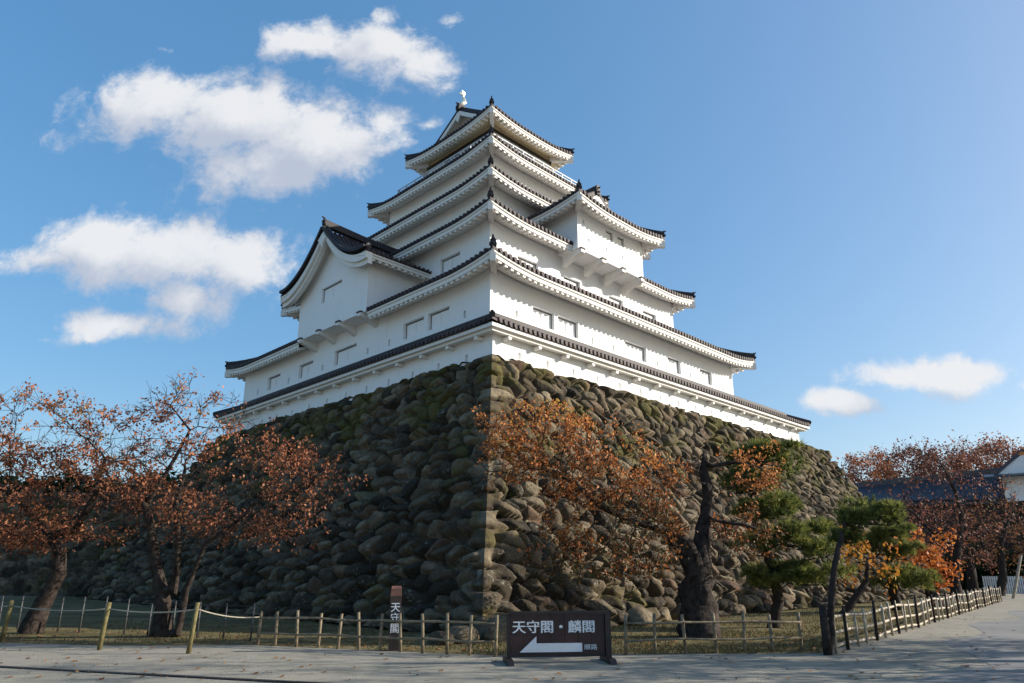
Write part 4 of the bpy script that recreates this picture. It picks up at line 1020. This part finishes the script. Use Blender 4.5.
# young maples and the cherries along the road
tree('maple_tree', 'small maple with golden yellow leaves leaning behind the bamboo fence', 'tree',
     [(pl([(843, 616, 27), (855, 598, 27), (866, 582, 27), (868, 565, 27)]), [.17, .14, .11, .06], None)],
     [pb(868, 560, 27, 30, 24, 120), pb(852, 545, 27, 20, 14, 50), pb(880, 580, 27, 18, 14, 50)], M['leaf_gold'], M['pine_bark'], 21, size=.17, per=4, twig=.8, spread=.16, clump=.3, group='young maples')
tree('maple_tree', 'young maple blazing orange beside the dark cherry trunks', 'tree',
     [(pl([(938, 606, 33), (930, 590, 33), (922, 570, 33)]), [.34, .22, .10], None)],
     [pb(922, 548, 33, 26, 20, 130), pb(936, 570, 33, 20, 24, 130), pb(945, 590, 33, 10, 12, 30), pb(905, 545, 33, 16, 14, 50)], M['leaf_flame'], M['pine_bark'], 22, size=.19, per=5, twig=.8, spread=.18, group='young maples')
tree('cherry_tree', 'tall nearly bare cherry tree whose twigs top the blue roof', 'tree',
     [(pl([(957, 601, 40), (955, 580, 40), (957, 550, 40), (962, 520, 40), (955, 490, 40), (940, 462, 40)]), [.36, .27, .22, .14, .09, .04], None),
      (pl([(975, 530, 40), (995, 505, 40), (1005, 490, 40)]), [.10, .06, .03], 12), (pl([(940, 540, 40), (920, 520, 40), (905, 505, 40)]), [.10, .06, .03], 10)],
     [pb(945, 500, 40, 62, 36, 200), pb(950, 540, 40, 70, 26, 160), pb(935, 452, 40, 32, 10, 30), pb(970, 452, 40, 26, 9, 20), pb(1000, 520, 40, 36, 34, 100)],
     M['leaf_wine'], M['pine_bark'], 23, size=.16, per=2.6, twig=2.6, group='cherry trees round the castle', step=.42, kill=.7, infl=6, tl=.9, spread=.2, r0=.011, clump=.7)
tree('cherry_tree', 'half bare cherry tree in front of the white gabled turret', 'tree',
     [(pl([(1000, 597, 46), (1003, 575, 46), (1000, 545, 46), (1008, 520, 46)]), [.30, .25, .2, .1], None)],
     [pb(1005, 530, 46, 42, 34, 180), pb(1040, 540, 46, 40, 34, 120)], M['leaf_brown'], M['pine_bark'], 24, size=.17, per=3, twig=2.4, group='cherry trees round the castle', step=.45, kill=.75, infl=6, tl=.9, spread=.2, r0=.011, clump=.4)
tree('cherry_tree', 'dark cherry tree with a thick trunk between the maples and the turret', 'tree',
     [(pl([(975, 598, 50), (972, 580, 50), (970, 560, 50)]), [.42, .36, .2], None)],
     [pb(965, 545, 50, 48, 26, 160), pb(920, 530, 50, 40, 30, 120)], M['leaf_wine'], M['pine_bark'], 25, size=.18, per=3, twig=2.4, group='cherry trees round the castle', step=.5, kill=.8, infl=7, tl=.9, spread=.25, r0=.012, clump=.6)
far = [(868, 474, 30, 22), (905, 470, 34, 22), (945, 466, 34, 20), (985, 464, 34, 22), (1025, 466, 36, 24)]
farlab = ['reddest round cherry crown beyond the blue roof next to the stone base', 'second cherry crown from the stone base beyond the blue roof', 'middle cherry crown standing beyond the blue roof', 'cherry crown beyond the blue roof left of the turret gable', 'cherry crown standing behind the turret gable']
for i, (u, v, ru, rv) in enumerate(far):
    Y = 92 + (i % 2) * 5; b_ = at(u, 590, Y); b_.z = 0
    tree('cherry_tree', farlab[i], 'tree', [([tuple(b_), tuple(b_ + Vector((.3, 0, 3.5))), tuple(at(u, v + rv * .9, Y))], [.35, .3, .2], None)],
         [pb(u, v, Y, ru, rv, 170)], [M['leaf_red'], M['leaf_wine'], M['leaf_wine'], M['leaf_red'], M['leaf_wine']][i], M['pine_bark'], 40 + i, size=.34, per=10, twig=1.6, group='cherry trees round the castle', step=.7, kill=1.1, infl=9, tl=1.3, spread=.45, r0=.02, k=4, rmaxleaf=.08)

# cherries on the other side of the road: their shadows fall across it
for i, (x, y, hgt, lab) in enumerate(((13.6, 12.6, 5.6, 'roadside cherry nearest to the camera on the right of the road'), (14.6, 15.2, 6.2, 'second roadside cherry opposite the brown sign'), (19.5, 17.0, 6.5, 'third roadside cherry opposite the bamboo fence corner'), (31, 19.6, 7, 'farthest roadside cherry on the right of the road'), (14.8, 13.9, 10.5, 'tallest roadside cherry on the right of the road'))):
    tree('cherry_tree', lab, 'tree', [([(x, y, 0), (x + .2, y, 1.4), (x + .1, y + .2, 2.4)], [.3, .24, .18], None)],
         [((x, y, hgt * .62), (3.0, 2.4, hgt * .3), 300)], M['leaf_brown'], M['bark'], 60 + i, size=.15, per=3 if i == 4 else 9, twig=1.4, clump=.9 if i == 4 else .4, group='cherry trees round the castle', step=.45, kill=.7, infl=5, spread=.2, r0=.014, k=5)

# ------------------------------------------------------------------ far roofed wall and turret on the right
def far_buildings():
    # long tiled corridor: ridge from the stone base to the turret
    pa, pb_ = at(852, 488.5, 66), at(1012, 472, 56); la, lb = at(862, 503, 63), at(1020, 500.5, 53.5)
    root = thing('roofed_corridor', 'long low building with a dark blue tiled roof beyond the trees', 'building', (la.x, la.y, 0))
    o = Vector((la.x, la.y, 0)); N = 70
    P, Q = [], []
    t = MB(); wl = MB()
    rows = []
    back = Vector((pa.x - la.x, pa.y - la.y, 0))
    for i in range(N + 1):
        f = i / N; a = la.lerp(lb, f) - o; b = pa.lerp(pb_, f) - o
        rows.append([a, a.lerp(b, .5) + Vector((0, 0, -.12)), b, b + back - Vector((0, 0, 1.2))])
        if i < N: 
            t.tube([a + Vector((0, -.04, .05)), a.lerp(b, .5) + Vector((0, -.04, -.07)), b + Vector((0, -.04, .04))], .11, 5)
    t.grid(rows)
    t.grid([[r[0], r[0] - Vector((0, 0, .25))] for r in rows])
    t.bar(pa - o + Vector((0, 0, .2)), pb_ - o + Vector((0, 0, .2)), .4, .5)
    for r0, r1 in zip(rows[:-1], rows[1:]):
        i0, i1 = r0[0] + back * .25, r1[0] + back * .25
        wl.quad((i0.x, i0.y, 0), (i1.x, i1.y, 0), (i1.x, i1.y, r1[0].z - .1), (i0.x, i0.y, r0[0].z - .1))
    t.build('roof', M['blueroof'], root, fix=False); wl.build('wall', M['sign'], root)  # corridor wall coloured dark to stand for the branches and shade before it
    # turret: white gable facing the road
    c = at(1040, 500, 52); c = Vector((c.x, c.y, 0)); sc = (at(1037, 500, 52) - at(1036, 500, 52)).length
    z = lambda v: at(1036, v, 52).z
    r2 = thing('gabled_turret', 'white plaster turret with a tiled gable at the right edge', 'building', c, R(-37))
    hw = 28 * sc; w = MB(); w.box(-hw, hw, 0, 5, z(500), z(474)); w.build('wall', M['plaster'], r2); w = MB(); w.box(-hw - .05, hw + .05, -.05, 5.05, 0, z(500)); w.build('stone_footing', M['boulder'], r2)
    g_ = MB(); g_.prism([Vector((-hw - .4, -.3, z(473))), Vector((hw + .4, -.3, z(473))), Vector((0, -.3, z(449)))], (0, 5.6, 0)); g_.build('gable', M['plaster'], r2)
    rf = MB()
    for sg in (1, -1):
        rf.bar((sg * (hw + .35), 2.4, z(473) + .05), (0, 2.4, z(447) + .12), 5.6, .22, up=(0, 0, 1))
    rf.box(-.2, .2, -.6, 5.4, z(447), z(443)); rf.build('roof', M['blueroof'], r2)
    pt = MB(); pt.hexa([(-hw - 1.1, -1.2, z(477)), (hw + 1.1, -1.2, z(477)), (hw + 1.1, -.02, z(474)), (-hw - 1.1, -.02, z(474)), (-hw - 1.1, -1.2, z(475.5)), (hw + 1.1, -1.2, z(475.5)), (hw + 1.1, -.02, z(471.5)), (-hw - 1.1, -.02, z(471.5))]); pt.build('lean_to_roof', M['blueroof'], r2)
    for x in (-.5, .7):
        wn = MB(); wn.box(x, x + .7, -.06, -.004, z(489), z(482)); wn.build('window', M['pane'], r2)
    # low pale fence by the turret foot
    f = thing('picket_fence', 'low pale fence below the white turret', 'fence', at(1004, 594, 50).to_2d().to_3d())
    o = f.location.copy(); a = at(985, 592, 50); b = at(1060, 592, 50); a.z = b.z = 0; rl_ = MB()
    for h in (.45, 1.0): rl_.bar(a - o + Vector((0, 0, h)), b - o + Vector((0, 0, h)), .06, .1)
    rl_.build('rail', M['railpale'], f); pk = MB()
    for i in range(34): p = a.lerp(b, i / 33) - o; pk.box(p.x - .05, p.x + .05, p.y - .07, p.y - .04, 0, 1.15)
    pk.build('pickets', M['railpale'], f)
    # pale leaning pole
    p0, p1 = at(1013, 596, 42), at(1021, 555, 42); p0.z = 0
    po = thing('support_pole', 'pale leaning pole propping a cherry at the right edge', 'pole', p0); m_ = MB(); m_.tube([(0, 0, 0), (p1 - p0) * .5, p1 - p0], [.09, .08, .07], 8); m_.build('pole', M['bamboo'], po)
far_buildings()
# dark evergreen hedge at the foot of the far buildings
def hedge(label, x0, y0, x1, y1, h, n, seed, zb=0):
    rg = np.random.default_rng(seed); t = rg.uniform(0, 1, n)
    C = np.stack([x0 + (x1 - x0) * t + rg.normal(0, .4, n), y0 + (y1 - y0) * t + rg.normal(0, .5, n), np.abs(rg.uniform(0, 1, n)) * h * (.8 + .25 * np.sin(t * 40) * np.sin(t * 17 + 1))], -1)
    root = thing('hedge', label, 'hedge', (x0, y0, zb)); leaf_mesh('foliage', C - np.array([x0, y0, 0]), .42, M['evergreen'], root, rg, .2)
    for i in range(14):
        mb = MB(); q = Vector((x0, y0, 0)).lerp(Vector((x1, y1, 0)), i / 13) - Vector((x0, y0, 0)); mb.tube([q, q + Vector((.1, 0, h * .7))], [.08, .03], 5); mb.build('stem', M['pine_bark'], root)
hedge('dark evergreen hedge along the foot of the roofed building', 28, 60.5, 41, 50.3, 3.6, 7000, 3)
hedge('dark evergreen hedge on top of the shaded embankment', -44, 48.6, -21, 48.6, 1.5, 5000, 5, 6.5)

# ------------------------------------------------------------------ fences
rng = random.Random(9)
def post(parent, p, h, r, m, lean=(0, 0), name='post'):
    mb = MB(); p = Vector(p); t = p + Vector((lean[0], lean[1], h)); mb.tube([p - Vector((0, 0, .05)), p.lerp(t, .5), t], [r * 1.05, r, r * .92], 8, True, .06, rng); return mb.build(name, m, parent, True)
def low_fence(label, a, b, n, h=.76, r=.035, rails=(.60, .27)):
    a, b = Vector(a), Vector(b); root = thing('wooden_fence', label, 'fence', a, 0, 'low wooden fences by the sign')
    d = b - a
    for i in range(n):
        q = d * (i / (n - 1)); post(root, q + Vector((rng.uniform(-.04, .04), rng.uniform(-.03, .03), 0)), h * rng.uniform(.93, 1.06), r, M['fence_wood'], (rng.uniform(-.05, .05), rng.uniform(-.04, .04)))
    sd = Vector((d.y, -d.x, 0)).normalized() * .05
    for z in rails:
        mb = MB(); mb.tube([d * (i / (n - 1)) + sd + Vector((0, 0, z + rng.uniform(-.02, .02))) for i in range(n)], .024, 6, True, .1, rng); mb.build('rail', M['fence_wood'], root, True)
low_fence('low two rail wooden fence left of the brown sign', (-5.71, 16.7, 0), (-.32, 14.55, 0), 12)
low_fence('low two rail wooden fence right of the brown sign', (2.27, 14.83, 0), (6.0, 15.35, 0), 7)
# rope fence
rp = thing('rope_fence', 'sunlit yellowish posts linked by a slack rope at the left', 'fence', (-12.1, 17.6, 0))
o = Vector((-12.1, 17.6, 0)); tops = []
for (x, y, hh) in ((-12.1, 17.6, .92), (-8.73, 15.75, .95), (-6.53, 15.05, .98)):
    post(rp, Vector((x, y, 0)) - o, hh, .048, M['post_yellow'], (.07, 0)); tops.append(Vector((x + .09, y, hh - .13)) - o)
tops = [tops[0] + Vector((-3.5, 1.6, 0))] + tops + [Vector((-5.7, 16.65, .6)) - o]
post(rp, tops[0] - Vector((.09, 0, tops[0].z)), .92, .055, M['post_yellow'], (.08, 0))
mb = MB()
for a, b in zip(tops[:-1], tops[1:]): mb.tube([a.lerp(b, i / 8) - Vector((0, 0, .07 * 4 * (i / 8) * (1 - i / 8))) for i in range(9)], .014, 6)
mb.build('rope', M['rope'], rp, True)
# thin wire fence in the shade behind the cherries
wf = thing('wire_fence', 'thin wire fence on slim stakes in the shade under the left cherries', 'fence', (-15.5, 21.5, 0)); a = Vector((0, 0, 0)); b = Vector((9.3, -3.9, 0))
for i in range(13): post(wf, a.lerp(b, i / 12), .85 + rng.uniform(-.08, .08), .022, M['wire'], (rng.uniform(-.03, .03), 0), 'stake')
for z in (.78, .45):
    mb = MB(); mb.tube([a + Vector((0, 0, z)), b + Vector((0, 0, z))], .008, 5); mb.build('wire', M['wire'], wf)
# bamboo fence along the road
bf = thing('bamboo_fence', 'weathered bamboo fence with three rails running beside the road', 'fence', FC)
L = (FE - FC).length; o = FC
post(bf, (0, 0, 0), .95, .085, M['pine_bark'], (.0, 0), 'corner_post')
nst = 74
for i in range(1, nst):
    s = L * i / (nst - 1); side = .055 if i % 2 else -.055; h = .74 + rng.uniform(-.05, .07); thick = i % 6 == 3
    post(bf, fdir * (s + rng.uniform(-.08, .08)) + fn * side, h + (.1 if thick else 0), .036 if thick else .026, M['pine_bark'] if thick else M['bamboo'], (rng.uniform(-.03, .03), rng.uniform(-.03, .03)), 'stake')
for z in (.66, .36, .10):
    for q in (.0, ):
        mb = MB(); m_ = 46; mb.tube([fdir * (L * i / m_) + Vector((rng.uniform(-.01, .01), 0, z + .03 * math.sin(i * .8) + rng.uniform(-.015, .015))) for i in range(m_ + 1)], .034, 7, True, .12, rng); mb.build('rail', M['bamboo'], bf, True)

# ------------------------------------------------------------------ signs
def lettering(txt, size, parent, loc, m, name='lettering', bold=.012, rx=R(90), rz=0, vertical=False, ext=.004, sx=1, heavy=0):
    chars = list(txt) if vertical else [txt]
    for k, ch in enumerate(chars):
        cu = bpy.data.curves.new(name, 'FONT'); cu.body = ch; cu.size = size; cu.align_x = 'CENTER'; cu.align_y = 'CENTER'; cu.extrude = ext; cu.offset = bold
        tmp = bpy.data.objects.new(name + '_tmp', cu); col.objects.link(tmp); bpy.context.view_layer.update()
        me = bpy.data.meshes.new_from_object(tmp.evaluated_get(bpy.context.evaluated_depsgraph_get()))
        bpy.data.objects.remove(tmp)
        if heavy:                              # a bolder stroke: the glyph laid three times, each a hair further out
            vs = np.empty(len(me.vertices) * 3); me.vertices.foreach_get('co', vs); vs = vs.reshape(-1, 3); fs_ = [tuple(p.vertices) for p in me.polygons]; n_ = len(vs)
            me2 = bpy.data.meshes.new(name); me2.from_pydata([tuple(q) for i_, (ox, oy) in enumerate(((-heavy, 0), (0, heavy * .6), (heavy, 0))) for q in vs + np.array([ox, oy, .0015 * i_])], [], [tuple(a_ + n_ * i_ for a_ in f_) for i_ in range(3) for f_ in fs_]); me = me2
        me.name = name; me.materials.clear(); me.materials.append(m)
        o = bpy.data.objects.new(name, me); col.objects.link(o); o.parent = parent
        o.location = Vector(loc) + Vector((0, 0, -k * size * 1.02)); o.rotation_euler = (rx, 0, rz); o.scale = (sx, 1, 1)
sl, sr = at(510, 640, 13.55), at(605, 640, 13.75)
ang = math.atan2(sr.y - sl.y, sr.x - sl.x)
sg = thing('direction_sign', 'dark brown board on the gravel with white lettering and an arrow pointing left', 'sign', (sl.x, sl.y, 0), ang)
SW = (sr - sl).to_2d().length; z0, z1 = .13, at(510, 611.5, 13.55).z
mb = MB()
for i in range(7): mb.box(SW * i / 7 + .003, SW * (i + 1) / 7 - .003, 0, .045, z0, z1 - .05)
mb.build('board', M['sign'], sg)
mb = MB(); mb.box(-.03, SW + .09, -.03, .085, z1 - .05, z1 + .0); mb.box(-.055, -.004, -.02, .07, .03, z1 - .052); mb.box(SW + .004, SW + .11, -.04, .09, .03, z1 - .052); mb.box(.0, SW, -.012, -.001, z0 - .03, z0 + .03)
mb.build('frame', M['sign_frame'], sg)
for x in (-.03, SW + .05):
    mb = MB(); mb.prism([Vector((x - .06, -.42, 0)), Vector((x - .06, .46, 0)), Vector((x - .06, .40, .085)), Vector((x - .06, -.34, .085))], (.12, 0, 0)); mb.build('foot', M['sign_frame'], sg)
fs = .235
lettering('天守閣・麟閣', fs, sg, (SW * .46, -.006, z0 + (z1 - z0) * .62), M['letter'], bold=0, sx=SW * .88 / (6 * fs), heavy=.005)
mb = MB(); zA = z0 + (z1 - z0) * .07; zB = z0 + (z1 - z0) * .27; zT = z0 + (z1 - z0) * .43
mb.prism([Vector((SW * .10, -.002, zA)), Vector((SW * .755, -.002, zA)), Vector((SW * .755, -.002, zB)), Vector((SW * .275, -.002, zB)), Vector((SW * .275, -.002, zT))], (0, -.006, 0)); mb.build('arrow', M['letter'], sg)
lettering('順路', .105, sg, (SW * .845, -.006, z0 + (z1 - z0) * .165), M['letter'], bold=0, sx=1.2)
pp = at(394, 645, 15.6); zt = at(394, 586, 15.6).z
ps = thing('wooden_signpost', 'square brown wooden post with white vertical lettering before the shaded stones', 'sign', (pp.x, pp.y, 0), R(8))
mb = MB(); mb.box(-.115, .115, -.09, .09, 0, zt - .2); mb.build('post', M['postwood'], ps)
mb = MB(); mb.hexa([(-.115, -.09, zt - .198), (.115, -.09, zt - .198), (.115, .09, zt - .198), (-.115, .09, zt - .198), (-.10, -.08, zt - .05), (.10, -.08, zt - .05), (.10, .08, zt), (-.10, .08, zt)]); mb.build('cap', M['postcap'], ps)
lettering('天守閣', .205, ps, (0, -.093, at(394, 608, 15.5).z), M['letter'], bold=0, vertical=True, heavy=.004)

# ------------------------------------------------------------------ loose stones, grass, fallen leaves
def rock(x, y, r, seed, label, grp):
    import bmesh
    rg = random.Random(seed); bm = bmesh.new(); bmesh.ops.create_icosphere(bm, subdivisions=3, radius=1)
    planes = [(Vector((rg.gauss(0, 1), rg.gauss(0, 1), rg.gauss(0, 1))).normalized(), rg.uniform(.62, .9)) for _ in range(9)]
    for v in bm.verts:
        for n_, d in planes:
            k = v.co.dot(n_) - d
            if k > 0: v.co -= n_ * k * .9
        v.co = Vector((v.co.x * r * 1.2, v.co.y * r, v.co.z * r * .75))
    me = bpy.data.meshes.new('rock'); bm.to_mesh(me); bm.free(); me.materials.append(M['boulder']); me.polygons.foreach_set('use_smooth', [True] * len(me.polygons))
    a = me.color_attributes.new('stone', 'FLOAT_COLOR', 'POINT'); c = rg.uniform(.3, .9)
    for d in a.data: d.color = (c, c, c, 1)
    o = bpy.data.objects.new('rock', me); col.objects.link(o); o.location = (x, y, r * .3); o.rotation_euler = (0, 0, rg.uniform(0, 6)); tag(o, label, 'rock', grp)
G = 'loose boulders at the wall foot'
for i, (u, v, Y, r, lab) in enumerate(((442, 647, 16.9, .33, 'low pale boulder lying left of the wall corner'), (462, 640, 17.3, .42, 'boulder at the foot of the stone corner'), (500, 632, 17.8, .55, 'large boulder just right of the stone corner foot'),
        (545, 628, 19.2, .45, 'boulder showing above the middle of the brown sign'), (640, 622, 22.5, .5, 'boulder resting between the sign and the old cherry'))):
    p = at(u, v, Y); rock(p.x, p.y, r, 30 + i, lab, None)
def inside(x, y, poly):
    c = False; n = len(poly)
    for i in range(n):
        x0, y0 = poly[i]; x1, y1 = poly[i - 1]
        if (y0 > y) != (y1 > y) and x < (x1 - x0) * (y - y0) / (y1 - y0) + x0: c = not c
    return c
rg = np.random.default_rng(2); pts = []
while len(pts) < 16000:
    x, y = rg.uniform(-13, 26), rg.uniform(14.5, 36)
    if rg.uniform() > (16 / y) ** 2 or (x < -1 and rg.uniform() < .8): continue
    if np.sin(x * 1.3 + y) + np.sin(y * 1.9 - x * .6) + rg.normal(0, .7) < -.1: continue
    if inside(x, y, lawn): pts.append((x, y, 0))
P = np.array(pts); n = len(P); h = rg.uniform(.03, .10, n); d = rg.normal(0, .5, (n, 2)); w = .012
V = np.stack([P + np.array([-w, 0, 0]), P + np.array([w, 0, 0]), P + np.concatenate([d * h[:, None], h[:, None]], 1)], 1).reshape(-1, 3)
tag(np_mesh('grass', V, np.arange(3 * n).reshape(n, 3), M['grass'], None, False, np.repeat(rg.uniform(0, 1, n), 3)), 'short dry grass growing behind the fences', 'grass', kind='stuff')
n = 9000; x = rg.uniform(-13, 20, n); y = 11.5 + rg.exponential(5, n); keepm = np.array([(inside(a, b, lawn) or rg.uniform() < .07) and b < 34 for a, b in zip(x, y)])
C = np.stack([x, y, np.full(n, .015)], -1)[keepm]; n = len(C); t = rg.uniform(0, 6.28, n); s = .05 * rg.uniform(.6, 1.3, n)
dx = np.stack([np.cos(t) * s, np.sin(t) * s, rg.uniform(-.01, .02, n)], -1); dy = np.stack([-np.sin(t) * s * .6, np.cos(t) * s * .6, rg.uniform(-.01, .02, n)], -1)
V = np.stack([C - dx, C + dy, C + dx, C - dy], 1).reshape(-1, 3); V[:, 2] = np.maximum(V[:, 2], .008)
tag(np_mesh('fallen_leaves', V, np.arange(4 * n).reshape(n, 4), M['litter'], None, False, np.repeat(rg.uniform(0, 1, n), 4)), 'brown and orange leaves fallen on the ground', 'leaves', kind='stuff')
